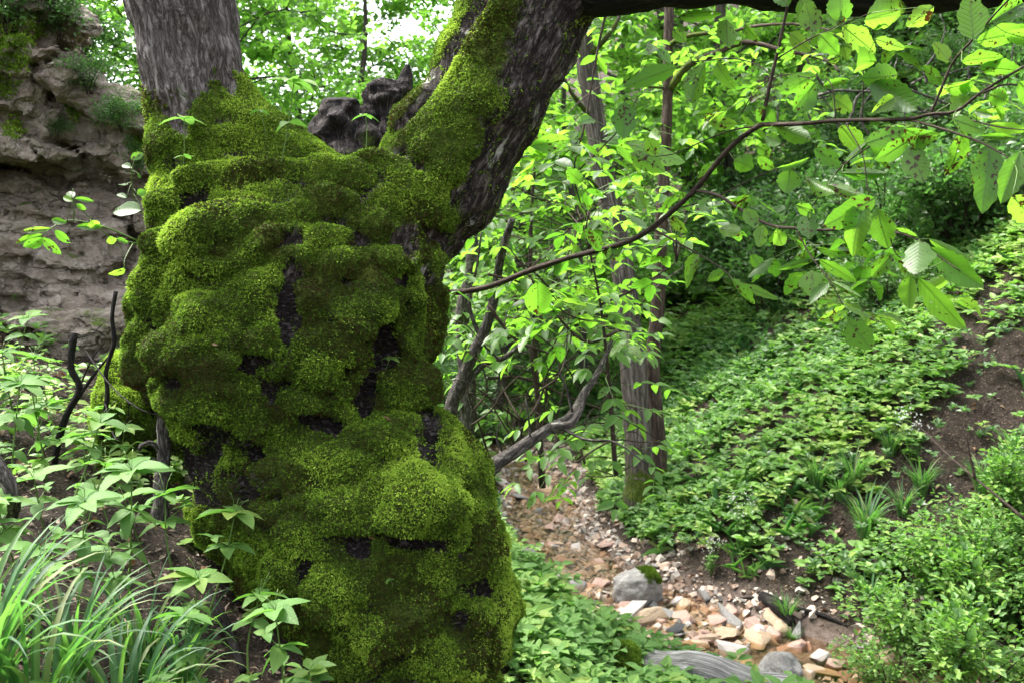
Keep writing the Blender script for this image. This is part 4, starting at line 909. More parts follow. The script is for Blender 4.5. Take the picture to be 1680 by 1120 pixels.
# the pair of trees by the creek
g = rng(41)
A = Acc(); traced(A, [(1052, 850, D8), (1050, 800, D8), (1046, 700, D8), (1035, 560, D8), (1018, 420, D8), (985, 250, D8), (962, 100, D8), (955, 20, D8), (945, -160, D8)], .125, .065, 18, .18, 3, 60, 9)
traced(A, [(1046, 862, D8 + .02), (1048, 830, D8), (1050, 780, D8)], .17, .11, 16, .35, 5, 14)
for (pts, r) in (([(975, 200, D8), (930, 140, D8 - .3), (900, 60, D8 - .6), (870, -40, D8 - .8)], .02), ([(1000, 330, D8), (960, 290, D8 - .4), (900, 270, D8 - .7)], .014), ([(1030, 520, D8), (1080, 470, D8 - .5), (1120, 440, D8 - .7)], .012), ([(960, 100, D8), (1010, 40, D8 - .2), (1040, -40, D8)], .03)): traced(A, pts, r, .004, 6, .1, 7)
LF = Acc(); ST = Acc()
for _ in range(60):
    b = P(g.uniform(880, 1100), g.uniform(-140, 260), D8 + g.normal(0, .8)); spray(LF, ST, b + [0, .5, 0], rand_dirs(g, 1, .1)[0], .3, .10, 3, g, LEAF_LO)
thing_from('tree', 'pale ribbed tree trunk with mossy foot beside the creek', 'tree', onG(*G(1050, 845)[:2]), [('trunk', A, M_RIBBARK, True), ('crown', LF, M_MIDLEAF, False)])
A = Acc(); D9 = D8 + .15
traced(A, [(1088, 850, D9), (1082, 780, D9), (1078, 700, D9), (1070, 600, D9), (1080, 500, D9), (1086, 350, D9), (1094, 200, D9), (1097, 60, D9), (1102, -150, D9)], .075, .036, 12, .16, 13, 50, 9)
traced(A, [(1078, 860, D9), (1074, 820, D9), (1080, 770, D9)], .12, .065, 12, .3, 15, 12)
def zc(lst, d0, d1=None):
    d1 = d0 if d1 is None else d1; n = len(lst); return [(900 + a / 1.867, b / 1.867, d0 + (d1 - d0) * i / (n - 1)) for i, (a, b) in enumerate(lst)]
traced(A, zc([(368, 280), (430, 200), (510, 165), (600, 130), (700, 150), (850, 185), (890, 220)], D9, D9 - 1), .035, .008, 7, .1, 3)
traced(A, zc([(365, 140), (430, 110), (560, 95), (640, 80), (760, 75), (900, 100)], D9, D9 - 1.2), .022, .006, 6, .1, 4)
traced(A, zc([(355, 270), (300, 265), (200, 250), (110, 300), (40, 370)], D9, D9 - .8), .012, .004, 5, .1, 5)
LF = Acc()
for _ in range(70):
    b = P(g.uniform(1040, 1400), g.uniform(-100, 230), D9 + g.normal(-.4, .7)); spray(LF, ST, b, rand_dirs(g, 1, .1)[0], .3, .10, 3, g, LEAF_LO)
thing_from('tree', 'thin reddish brown tree trunk standing just behind the ribbed trunk', 'tree', onG(*G(1085, 845)[:2]), [('trunk', A, M_BROWNBARK, True), ('crown', LF, M_MIDLEAF, False)])
# bent grey shrub right of the mossy trunk
A = Acc(); ds = 5.2
traced(A, [(738, 730, ds), (742, 660, ds), (772, 590, ds), (800, 530, ds), (812, 480, ds), (822, 420, ds - .1), (840, 360, ds - .2)], .040, .018, 10, .12, 3)
traced(A, [(752, 650, ds), (790, 600, ds), (830, 585, ds - .1), (860, 560, ds - .3), (890, 540, ds - .5)], .022, .006, 7, .1, 4)
traced(A, [(765, 760, ds + .6), (768, 640, ds + .6), (758, 520, ds + .6), (775, 430, ds + .6), (770, 330, ds + .6)], .055, .03, 9, .2, 5)
traced(A, [(790, 560, ds), (770, 500, ds), (782, 440, ds), (790, 380, ds)], .014, .005, 6, .1, 6)
LF = Acc(); ST2 = Acc()
for _ in range(26):
    k = g.integers(0, 3); b = P(g.uniform(750, 900), g.uniform(300, 560), ds + g.normal(0, .3)); spray(LF, ST2, b, rand_dirs(g, 1, .1)[0], .22, .085, 2, g)
thing_from('shrub', 'bent grey stemmed shrub between the mossy trunk and the creek', 'shrub', onG(*G(745, 760)[:2]), [('stem', A, M_DEADWOOD, True), ('stalk', ST2, M_GREENSTEM, True), ('foliage', LF, M_MIDLEAF, True)])
# tangle of dead twigs
A = Acc()
for k in range(34):
    x = g.uniform(770, 960); y = g.uniform(600, 760); d = g.uniform(4.6, 5.8); pts = [(x, y, d)]; a = g.uniform(-2.6, -.5); 
    for _ in range(4): pts.append((pts[-1][0] + math.cos(a) * 38, pts[-1][1] + math.sin(a) * 38, pts[-1][2] + g.normal(0, .08))); a += g.normal(0, .4)
    traced(A, pts, g.uniform(.004, .009), .002, 5, .1, k, 12)
for pts in ([(1020, 540, 5), (960, 560, 5), (900, 500, 5), (860, 440, 5), (830, 400, 5)], [(1000, 520, 5.4), (930, 500, 5.3), (880, 450, 5.2), (845, 425, 5.1)], [(800, 620, 5.2), (860, 620, 5.2), (930, 650, 5.2), (1010, 680, 5.1), (1080, 720, 5)], [(870, 570, 5), (880, 640, 5), (900, 690, 5), (950, 700, 5)], [(800, 500, 5), (850, 560, 5), (920, 590, 5), (960, 660, 5)]): traced(A, pts, .010, .003, 6, .1, 9)
new_obj('dead_twigs', A.mesh('dead_twigs', M_TWIG, True), label='tangle of bare dark twigs hanging above the creek', cat='twigs')
# leaning dead branch
A = Acc()
p = traced(A, [(770, 800, 4.0), (790, 780, 4.0), (842, 742, 4.1), (895, 706, 4.2), (935, 684, 4.3), (962, 640, 4.4), (985, 602, 4.5), (1003, 558, 4.6)], .037, .010, 14, .30, 3, 50, 16)
traced(A, [(905, 702, 4.2), (935, 696, 4.2), (952, 672, 4.25), (956, 645, 4.3)], .022, .014, 9, .3, 4, 20)
traced(A, [(870, 722, 4.15), (868, 690, 4.1), (862, 650, 4.1)], .006, .003, 5, .1, 4); traced(A, [(940, 680, 4.3), (930, 640, 4.3), (915, 600, 4.3)], .007, .002, 5, .1, 4); traced(A, [(830, 750, 4.1), (815, 720, 4.1), (822, 690, 4.1)], .007, .002, 5, .1, 4)
traced(A, [(920, 700, 4.2), (960, 720, 4.1), (1010, 725, 4.0), (1060, 760, 3.9)], .008, .003, 5, .1, 4)
new_obj('dead_branch', A.mesh('dead_branch', M_DEADWOOD, True), label='thick lichened dead branch leaning from the foot of the mossy tree', cat='branch')
# young saplings filling the middle ground between trunk and creek trees
def sapling(seed, stems, vols, label, mat_=M_MIDLEAF, L=.30, ll=.095, npair=3, tone=None, tmpl=LEAF_MD, name='sapling', loc=None, bark=None, droop=.25):
    g = rng(seed); A = Acc(); ST = Acc(); LF = Acc(); path = []
    for pts, r0 in stems: path.append(traced(A, pts, r0, .003, 7, .1, seed))
    path = np.concatenate(path)
    for (x0, x1, y0, y1, d0, d1, n) in vols:
        for _ in range(n):
            b = P(g.uniform(x0, x1), g.uniform(y0, y1), g.uniform(d0, d1)); j = int(np.argmin(((path - b) ** 2).sum(1))); s0 = path[j]; v = b - s0; dist = np.linalg.norm(v)
            if dist > .08:
                pp = smooth_path([s0, (s0 + b) / 2 + g.normal(0, .05, 3) * dist + [0, 0, .08 * dist], b], 6); Vt, Ft, Tt, lc = tube(pp, [.0035, .0018], 4); n0 = A.n; A.add(Vt, Ft, 0, lc); A.T.append(Tt + n0)
            dd_ = unit(v) + rand_dirs(g, 1, 0)[0] * .8; dd_[2] *= .4; spray(LF, ST, b, dd_, L * (.7 + .6 * g.random()), ll, npair, g, tmpl, droop, tone)
    return thing_from(name, label, 'young tree', loc if loc is not None else P(*stems[0][0][0]), [('stem', A, bark or M_TWIG, True), ('stalk', ST, M_GREENSTEM, True), ('foliage', LF, mat_, True)])
sapling(51, [([(890, 800, 6.2), (880, 620, 6.2), (870, 420, 6.1), (880, 240, 6.0), (900, 60, 6)], .022), ([(872, 440, 6.1), (930, 380, 5.8), (990, 330, 5.6)], .010)], [(780, 930, 180, 560, 5.2, 6.4, 62), (930, 1010, 330, 560, 5.2, 6.4, 26), (760, 900, 420, 700, 5.6, 6.8, 30)], 'leafy sapling right of the mossy trunk with bright green leaves', loc=onG(*G(890, 800)[:2]))
sapling(53, [([(1010, 780, 5.0), (1000, 640, 5.0), (985, 500, 4.9), (960, 380, 4.8)], .014), ([(985, 500, 4.9), (1050, 470, 4.8), (1110, 430, 4.8)], .007)], [(930, 1130, 300, 560, 4.6, 5.4, 36), (900, 1080, 600, 790, 4.4, 5.4, 26)], 'small sapling in front of the two creek trees', loc=onG(*G(1010, 800)[:2]), ll=.085)

# ------------------------------------------------------------------ the big leafy walnut branch on the right
def dep(px): return float(np.interp(px, [780, 1000, 1250, 1450, 1680], [4.3, 3.7, 3.1, 2.75, 2.45]))
TW = [([(-420, 860), (-310, 895), (-190, 880), (-60, 830), (0, 810), (60, 790), (140, 770), (230, 745), (300, 710), (370, 655), (450, 580), (540, 470), (600, 415), (650, 382)], .013, .008), ([(650, 382), (760, 380), (880, 370), (960, 368), (1100, 365), (1170, 350), (1250, 340), (1330, 280), (1480, 190)], .0075, .003),
      ([(655, 370), (680, 250), (710, 120), (735, 0), (745, -80)], .006, .004), ([(450, 583), (520, 600), (600, 650), (680, 690), (760, 700), (860, 705), (1000, 690), (1060, 710), (1130, 735), (1180, 775), (1260, 830)], .006, .0016), ([(325, 705), (380, 735), (460, 780), (540, 830), (590, 890)], .004, .0016),
      ([(1100, 365), (1220, 400), (1330, 440), (1420, 490)], .004, .0018), ([(1170, 350), (1200, 280), (1240, 190), (1310, 110), (1380, 30), (1440, -30)], .0042, .002), ([(880, 370), (870, 270), (850, 240)], .002, .0015), ([(960, 368), (965, 240), (960, 200)], .002, .0014),
      ([(910, 380), (960, 470), (975, 560), (985, 640)], .002, .0014), ([(1010, 430), (900, 510), (830, 600), (760, 705)], .002, .002), ([(760, 705), (800, 780), (860, 860), (905, 940)], .0024, .0014), ([(700, 180), (800, 120), (900, 75), (990, 40)], .0024, .0014), ([(440, 190), (560, 180), (640, 200), (690, 240)], .002, .002),
      ([(410, 635), (500, 610), (600, 560), (690, 520), (745, 515)], .0028, .0014), ([(590, 350), (640, 270), (720, 230), (800, 240)], .0018, .0014), ([(650, 385), (560, 400), (480, 430), (390, 470), (330, 480)], .003, .0016), ([(1040, 700), (1060, 770), (1090, 800)], .002, .0014), ([(1300, 370), (1380, 390), (1470, 400)], .002, .0014), ([(1330, 285), (1400, 260), (1500, 270)], .003, .002)]
A = Acc(); TP = []
for k, (pl, r0, r1) in enumerate(TW):
    pts = [(900 + a / 1.867, b / 1.867, dep(900 + a / 1.867)) for a, b in pl]; TP.append(traced(A, pts, r0, r1, 7, .12, k, len(pts) * 5))
TPa = np.concatenate(TP)
HL = """895 72 905 -25 80;968 62 1160 30 100;1300 122 1290 -25 92;1350 72 1480 -10 75;1310 128 1480 92 78;1265 190 1390 165 62;1320 205 1450 215 62;1215 272 1352 252 60;1350 290 1422 318 62;900 80 1008 168 72;830 105 888 168 62;1005 190 900 190 82;1070 230 962 240 85;985 255 1135 345 88;
820 232 698 285 60;818 255 735 330 78;840 268 935 232 34;870 300 925 345 62;395 205 228 265 62;480 195 420 325 78;545 60 545 150 76;600 72 642 132 46;515 190 545 272 55;400 52 512 44 38;230 425 235 308 82;240 440 418 500 88;250 470 352 525 62;485 368 578 380 48;450 352 562 345 38;
640 330 690 392 58;590 350 682 396 34;695 385 818 432 60;665 415 712 442 44;635 445 688 482 44;568 490 618 520 62;815 455 892 512 52;900 530 1038 535 42;738 518 728 592 72;700 515 802 500 26;895 385 968 462 72;970 440 1100 395 60;1105 430 995 492 58;1105 452 1150 558 84;1088 395 1220 452 74;
1265 398 1238 548 72;1240 365 1338 402 60;1350 380 1470 405 44;1320 418 1418 425 22;1352 438 1338 648 112;1445 465 1388 622 80;1420 600 1500 690 92;1305 340 1368 356 28;788 540 892 618 46;855 565 968 602 40;758 628 822 665 42;798 648 800 732 72;755 738 800 762 46;1000 605 845 695 92;1005 640 1040 765 82;
968 630 930 745 88;905 740 982 778 44;1060 700 1128 716 20;1135 735 1128 852 98;1168 758 1332 875 84;1165 732 1298 802 30;1128 790 1072 835 62;1110 840 1115 942 70;1132 850 1282 992 76;1055 780 990 852 52;815 795 698 822 28;822 758 938 792 32;828 795 942 862 38;806 828 808 908 88;858 868 798 918 42;
868 862 952 908 20;912 938 848 988 46;905 938 1020 986 20;918 982 990 1070 88;578 868 708 918 32;735 20 690 -40 60;770 0 800 60 60;820 100 790 10 70;-150 405 -60 412 30;1180 20 1100 80 60;1000 120 1090 150 40;620 600 560 640 50;600 640 640 700 46;500 612 450 650 44;540 830 480 860 36;560 850 600 940 36;460 780 420 850 40;
520 700 600 720 48;660 690 640 760 50;700 700 720 770 44;1400 100 1500 130 60;1440 250 1520 330 70;1060 300 1000 340 46;560 620 600 680 40;380 660 420 720 46;300 700 240 660 44;230 745 180 800 40;160 765 240 790 44;60 790 20 850 40;100 560 60 520 50;160 770 120 700 44;330 480 300 420 50;300 640 260 580 40;420 130 380 90 40;620 780 660 830 40;690 520 640 480 40;740 100 800 160 56;700 150 760 190 44;890 80 860 20 50;1230 190 1180 130 50;1210 260 1150 200 54"""
g = rng(61); LF = Acc(); PT = Acc()
for q in HL.replace('\n', '').split(';'):
    a, b, c, d, wd = map(float, q.split()); ax_, ay = 900 + a / 1.867, b / 1.867; bx, by = 900 + c / 1.867, d / 1.867
    d0 = dep(ax_) + g.normal(0, .05); B0 = P(ax_, ay, d0); l2 = math.hypot(bx - ax_, by - ay) / FPX * d0; T0 = P(bx, by, d0 + l2 * g.normal(.0, .35)); dv = T0 - B0; Ln = np.linalg.norm(dv)
    j = int(np.argmin(((TPa - B0) ** 2).sum(1)))
    ds_ = np.linalg.norm(TPa[j] - B0)
    if .012 < ds_ < .5:
        pp = smooth_path([TPa[j], (TPa[j] + B0) / 2 + g.normal(0, .04, 3) * ds_, B0], 5); Vt, Ft, Tt, lc = tube(pp, [.0013, .0009], 5); n0 = PT.n; PT.add(Vt, Ft, .4, lc); PT.T.append(Tt + n0)
    view = unit(CAM - B0); nr = view + unit(np.cross(dv, view)) * g.normal(0, .35) + np.array([0, 0, -.15]) + g.normal(0, .12, 3)
    wr = (wd / 1.867 / FPX * d0) / (.52 * Ln)
    M_ = basis(dv[None], nr[None]); curl = g.uniform(-1.0, 1.6)
    LF.inst(LEAF_HV[int(g.integers(0, 7))], M_, B0[None], rnd=np.array([np.clip(g.normal(.55, .25), 0, 1)]), scale=np.array([[Ln, Ln * wr, Ln * curl]]))
    # midrib
    mr = B0 + (LEAF_HI[0][3::7] * np.array([Ln, 0, Ln * curl])) @ M_[0].T; Vt, Ft, Tt, lc = tube(mr, [.0009, .0003], 4); n0 = PT.n; PT.add(Vt, Ft, .4, lc); PT.T.append(Tt + n0)
for _ in range(24):
    tp_ = TP[int(g.choice([0, 1, 1, 2, 3, 3, 4, 6, 11, 12, 14, 15, 19]))]; b = tp_[g.integers(len(tp_) // 3, len(tp_))] + g.normal(0, .03, 3) + [0, .12, 0]; v = rand_dirs(g, 1, -.1)[0]; v[1] = abs(v[1]) * .9 + .2; v[2] *= .5
    spray(LF, PT, b, v, .20, .085, 2, g, LEAF_HV[int(g.integers(0, 7))], .3)
thing_from('walnut_branch', 'long walnut branch with insect bitten backlit green leaves hanging over the ravine', 'branch', P(800, 470, 4.3), [('stem', A, M_TWIG, True), ('stalk', PT, M_GREENSTEM, True), ('foliage', LF, M_HERO, True)])
# a second, thinner spray of walnut leaves, nearer the trunk
A = Acc(); LF = Acc(); PT = Acc(); path = []
for pts, r0 in (([(1015, -60, 4.4), (985, 60, 4.4), (960, 200, 4.3), (942, 280, 4.3), (960, 350, 4.3), (1005, 400, 4.3)], .007), ([(944, 285, 4.3), (990, 240, 4.2), (1030, 200, 4.1)], .004), ([(800, 450, 4.3), (870, 470, 4.4), (940, 520, 4.5), (1010, 530, 4.5)], .006), ([(930, 510, 4.5), (900, 480, 4.5), (855, 450, 4.4)], .003), ([(880, 290, 4.4), (930, 250, 4.4), (958, 220, 4.3)], .003)):
    path.append(traced(A, pts, r0, .002, 6, .1, 3))
path = np.concatenate(path)
for _ in range(52):
    b = path[g.integers(0, len(path))] + g.normal(0, .05, 3); v = rand_dirs(g, 1, -.1)[0]; v[2] *= .4; spray(LF, PT, b, v, .22, .095, 2, g, LEAF_HI, .3)
for (a, b, c, d, wd) in ((832, 216, 905, 222, 24), (882, 462, 884, 522, 46), (1020, 230, 1022, 165, 40), (1010, 240, 1110, 268, 44), (870, 240, 940, 230, 30)):
    B0 = P(a, b, 4.0); T0 = P(c, d, 4.05); Ln = np.linalg.norm(T0 - B0); LF.inst(LEAF_HI, basis((T0 - B0)[None], (CAM - B0 + g.normal(0, .8, 3))[None]), B0[None], rnd=np.array([.5]), scale=np.array([[Ln, wd / FPX * 4 / .52, Ln]]))
thing_from('walnut_branch', 'thin drooping leafy branch just right of the big limb', 'branch', P(985, 60, 4.4), [('stem', A, M_TWIG, True), ('stalk', PT, M_GREENSTEM, True), ('foliage', LF, M_HERO, True)])

# ------------------------------------------------------------------ background trees
def bg_tree(seed, Ht=8., r0=.10, low=.18, Rc=2.2, nb=26, n=9000, L=.12, mat_=M_BACKLEAF, bark=M_FARBARK):
    g = rng(seed); A = Acc(); ends = []
    top = np.array([g.normal(0, .5), g.normal(0, .5), Ht]); tp = smooth_path([np.array([0, 0, -.3]), top * .33 + [g.normal(0, .15), g.normal(0, .15), 0], top * .66 + [g.normal(0, .2), g.normal(0, .2), 0], top], 24)
    V, F, T, lc = tube(tp, [r0, r0 * .7, r0 * .45, .02], 9, .15, seed, 6); A.add(V, F, 0, lc); A.T.append(T)
    for k in range(nb):
        h = low + (1 - low) * (k + g.random()) / nb; s0 = tp[min(23, int(h * 23))]; a = g.random() * 6.28; rr = Rc * (1.05 - .7 * abs(h - .45)) * (.55 + .5 * g.random())
        e = s0 + np.array([math.cos(a) * rr, math.sin(a) * rr, rr * g.uniform(.05, .6)]); p = smooth_path([s0, (s0 + e) / 2 + [0, 0, rr * .15] + g.normal(0, .12, 3), e], 9)
        V, F, T, lc = tube(p, [r0 * .28 * (1.1 - h), .006], 5); n0 = A.n; A.add(V, F, 0, lc); A.T.append(T + n0); ends.append(p)
        for q in range(5):
            s1 = p[g.integers(3, 9)]; e2 = s1 + rand_dirs(g, 1, .1)[0] * rr * g.uniform(.25, .5); p2 = smooth_path([s1, (s1 + e2) / 2 + g.normal(0, .05, 3), e2], 9); V, F, T, lc = tube(p2[::2], [.009, .003], 4); n0 = A.n; A.add(V, F, 0, lc); A.T.append(T + n0); ends.append(p2)
    ends = np.array(ends); wv = np.ones(len(ends)); k = g.choice(len(ends), n, p=wv / wv.sum()); f = (.25 + .75 * g.random(n)) * 7.99; i = f.astype(int); ff = (f - i)[:, None]
    c = ends[k, i] * (1 - ff) + ends[k, i + 1] * ff + g.normal(0, .13, (n, 3)) * np.array([1, 1, .55]); d = g.normal(0, 1, (n, 3)); d[:, 2] = d[:, 2] * .35 - .3
    LF = Acc(); LF.inst(LEAF_MIN, basis(d, unit(g.normal(0, .5, (n, 3)) + [0, 0, 1.])), c, rnd=np.clip(np.random.default_rng(seed + 1).random(len(ends))[k] * .7 + g.random(n) * .3, 0, 1), scale=(L * (.6 + .7 * g.random(n)))[:, None] * np.array([1, 1.35, 1]))
    r = new_obj('tree', None, label='x', cat='tree'); new_obj('trunk', A.mesh('trunk', bark, True), r); new_obj('crown', LF.mesh('crown', mat_), r); return r
TK = Kind([bg_tree(301), bg_tree(302, 9, .12, .12, 2.6, 30, 11000), bg_tree(303, 7, .07, .08, 1.9, 30, 9000, .11), bg_tree(304, 10, .14, .2, 3., 30, 12000, .13)])
TREES = [(425, 9.5, .8, 2, 'slim background sapling with thin dark trunk right of the bare grey stem'), (520, 14, .8, 0, 'leafy background tree filling the gap over the moss left of the fork'), (470, 19, 1.1, 1, 'second tree behind the slim sapling right of the grey stem'),
    (600, 22, .62, 2, 'small far tree in the bright gap above the broken stubs'), (690, 17, .62, 2, 'small leafy tree seen just left of the big leaning limb'), (800, 12.5, .85, 0, 'tree showing its foliage below the leaning limb'), (745, 26, 1.1, 3, 'far tall tree behind the big leaning limb'), (880, 17, 1., 1, 'leafy tree farther up the ravine right of the leaning limb'),
    (960, 12, .8, 2, 'leafy tree directly behind the ribbed creek trunk'), (1010, 23, 1.3, 3, 'tall far tree between the big limb and the creek trees'), (1150, 15, 1.05, 0, 'tree on the slope just right of the thin brown trunk'), (1212, 15, 1.0, 1, 'dark trunked tree standing on the slope behind the branch junction'), (1300, 19, 1.1, 2, 'pale leafy tree high on the slope under the dark limb'),
    (210, 12, .8, 2, 'yellow green tree behind the rock outcrop beside the bare stem'), (90, 11, .75, 0, 'tree growing above the rock outcrop'), (-60, 14, 1.1, 1, 'tree at the far left above the mossy rock'),
    (330, 17, 1., 3, 'tree hidden mostly behind the bare grey stem'), (1100, 30, 1.6, 3, 'largest far tree closing the end of the ravine'), (840, 32, 1.3, 1, 'farthest tree at the end of the ravine left of the creek trees'), (1400, 28, 1.3, 3, 'far tree on the ridge above the right slope')]
for k, (qx, d, s_, i, lab) in enumerate(TREES):
    x = (qx - 840) / FPX * d; TK.put(onG(x, d), k * 1.7, s_, lab, 'trees up the ravine and slopes', i)
BK = Kind([bush(401, .55, .6, 1500, .05), bush(402, .7, .5, 1900, .05), bush(403, .5, .8, 1400, .06)])
g = rng(71); NB = 0
def ub(x, y): return onG(x, y)
for k in range(46):
    for _ in range(60):
        y = g.uniform(8.5, 17); x = g.uniform(.12, .60) * y; qx, qy, _d = proj(ub(x, y)); 
        if qy < 560 and bare(x, y) < .2 and qy > 20: break
    BK.put(ub(x, y), g.random() * 6.28, g.uniform(.8, 1.7) * (y / 11) ** .5, 'dark green small leaved bush among many on the upper right slope', 'bushes on the upper right slope')
for k in range(22):
    y = g.uniform(10.5, 18); x = xcr(np.array([y]))[0] + g.uniform(-1.6, 1.8); BK.put(ub(x, y), g.random() * 6.28, g.uniform(.8, 1.4), 'green bush among those closing the ravine beyond the creek', 'bushes at the end of the creek')
for k, (a, b, s_, lab) in enumerate([(70, 0, 1., 'bush hanging over the top of the mossy rock'), (165, 110, .8, 'yellowish bush behind the knob of the rock outcrop'), (205, 170, .8, 'small bush between rock outcrop and bare stem'), (215, 260, .6, 'low plant on the ledge beside the trunk'), (110, 30, .9, 'leafy bush over the rock near the top left')]):
    q = P(a, b + 30, 7.6); BK.put((q[0], q[1], q[2] - .35), k * 1.1, s_, lab, 'bushes over the rock outcrop')
for k, (a, b, s_, lab) in enumerate([(60, 25, .42, 'ferny plant hanging over the highest ledge of the rock'), (105, 40, .40, 'plant on the rock top beside the small knob'), (150, 130, .34, 'pale leafy plant on the shoulder of the rock outcrop'), (205, 195, .30, 'small plant in the rock crevice near the bare stem'), (228, 262, .26, 'plant on the low right ledge of the rock outcrop'), (20, 20, .5, 'plant at the top left corner over the mossy rock'), (95, 200, .18, 'tiny plant on the middle ledge of the rock outcrop')]):
    q = on_rock(a, b); BK.put((q[0], q[1] - .03, q[2] - .08), k * 1.1, s_, lab, 'plants rooted on the rock outcrop')
BK.done()
# shrubs in the lower right corner
SK = Kind([bush(411, .42, .42, 1500, .045, LEAF_LO, M_COVER), bush(412, .5, .35, 1900, .036, LEAF_LO, M_HERB), bush(413, .35, .5, 1200, .05, LEAF_LO, M_COVER)])
for k, (a, b, s_, lab) in enumerate([(1545, 960, .85, 'round shrub at the left end of the lower right thicket'), (1640, 930, 1., 'upper shrub of the lower right thicket below the white flowers'), (1600, 1030, 1., 'middle shrub of the lower right thicket'), (1500, 1080, .9, 'shrub beside the creek at the bottom right'), (1690, 1030, 1.1, 'shrub cut by the right edge of the picture'),
        (1590, 1150, 1., 'lowest shrub right of the creek stones'), (1450, 1130, .6, 'small shrub nearest the creek stones'), (1690, 1160, 1., 'shrub in the bottom right corner'), (1660, 850, .8, 'top shrub at the right edge under the grass')]): SK.put(onG(*G(a, b)[:2]), k * 2.1, s_, lab, 'shrubs in the lower right thicket')
SK.done()
# grass tufts on the right slope
GK = Kind([grass_clump(501, 80, .34, .005), grass_clump(502, 60, .28, .005), grass_clump(503, 90, .38, .005)])
for k, (a, b, s_, lab) in enumerate([(1420, 885, 1.05, 'dark green grass tuft drooping in the middle of the right slope'), (1375, 820, .9, 'grass tuft above and left of the drooping middle tuft'), (1400, 805, .8, 'grass tuft with fine blades near the slope centre'), (1510, 815, .8, 'bright yellow green grass tuft on the slope'), (1425, 1000, 1., 'grass tuft low on the slope above the creek pool'),
        (1480, 850, .6, 'thin grass tuft right of the drooping one'), (1290, 1025, .6, 'small grass tuft at the dark creek edge'), (1610, 810, .9, 'grass tuft in front of the white flowers at the right'), (1340, 810, .8, 'grass tuft at the left of the slope group'), (1460, 750, .7, 'grass tuft under the white flowering plant'), (1660, 760, .9, 'grass tuft near the right edge of the slope'), (900, 990, .5, 'small grass tuft beside the creek bend'), (1300, 1060, .4, 'tiny grass tuft among wet stones')]):
    GK.put(onG(*G(a, b)[:2]), k * 1.3, s_, lab, 'grass tufts on the slope')
GK.done()
# big grass clumps in the lower left foreground
FK = Kind([grass_clump(511, 40, .46, .0065, .06, bend=1.35), grass_clump(512, 36, .42, .0065, .05, bend=1.5), grass_clump(513, 40, .50, .006, .07, bend=1.35)])
for k, (a, b, s_, lab) in enumerate([(60, 1230, .9, 'long bladed grass clump at the bottom left corner'), (200, 1230, .9, 'arching grass clump at the bottom edge left of the trunk'), (-10, 1110, .8, 'tall grass clump cut by the left edge'), (120, 1150, .7, 'grass clump behind the bottom left one'), (290, 1170, .75, 'low grass clump nearest the trunk foot'), (230, 1110, .6, 'fine grass clump below the broad leaved herbs'), (-40, 1200, 1., 'grass clump in the very corner')]):
    FK.put(onG(*G(a, b)[:2]), k * 2.3 + 1, s_, lab, 'grass clumps in the left foreground')
FK.done()
# broad leaved herbs on the left bank
HK = Kind([herb_plant(601, .34, .105, 2, 7), herb_plant(602, .28, .095, 2, 6), herb_plant(603, .42, .11, 3, 8), herb_plant(604, .22, .09, 1, 6), herb_plant(605, .31, .08, 3, 5), herb_plant(606, .36, .12, 2, 5)])
HERBS = """330 880 1.0;285 815 1.;205 850 .95;165 790 .9;120 790 .9;250 830 .8;300 970 .85;405 985 .9;470 1075 .85;455 830 .9;430 870 .7;65 865 .9;35 840 .8;30 900 .85;75 685 .9;50 650 .8;20 585 .9;60 620 .9;15 620 .8;180 905 .8;310 1090 .7;260 1080 .8;560 1115 .6;100 730 .9;140 740 .8;215 760 .8;10 700 .9;40 745 .9;90 640 .8;10 540 .8;150 690 .7;330 1030 .6;120 900 .8;230 940 .7;30 980 .8;80 800 .8;180 720 .7""".split(';')
HLAB = ['broad leaved herb in front of the trunk left foot, largest star of leaves', 'herb with pale leaves just below the dead stick', 'herb left of the dead stick with drooping leaves', 'herb above the grass in the middle of the left bank', 'herb with flat leaves left of the middle one', 'small herb squeezed between two larger ones by the dead stick', 'herb with five leaves standing over bare litter', 'star shaped herb against the lower trunk', 'bottom herb beside the trunk foot', 'herb with one yellowed leaf standing before the moss', 'lower tier herb against the dark bark', 'herb half hidden behind the arching grass at far left', 'herb above the short dead branch at the left edge', 'herb rising over the grass at the left edge', 'herb in front of the black forked twigs', 'upper left herb nearest the foot of the rock outcrop', 'pale topmost herb under the rock outcrop at the left edge', 'herb below the rock outcrop left of the forked twigs', 'wide leaved herb cut by the left edge under the rock', 'small herb between dead stick and grass', 'herb at the bottom edge left of the trunk foot', 'low herb under the arching grass blades', 'small bright herb at the bottom centre under the trunk', 'herb at the foot of the black forked twigs', 'herb between the forked twigs and the dead stick', 'herb leaning against the dark hollow side of the trunk']
for k, q in enumerate(HERBS):
    a, b, s_ = map(float, q.split()); hh = .30 * s_; pos = G(a, b, hh * .95); HK.put(onG(*pos[:2]), k * 1.9, s_ * 1.02, HLAB[k] if k < len(HLAB) else 'green broad leaved herb among many on the left bank', 'broad leaved herbs on the left bank', tilt=(-.12, .12))
HK.done()
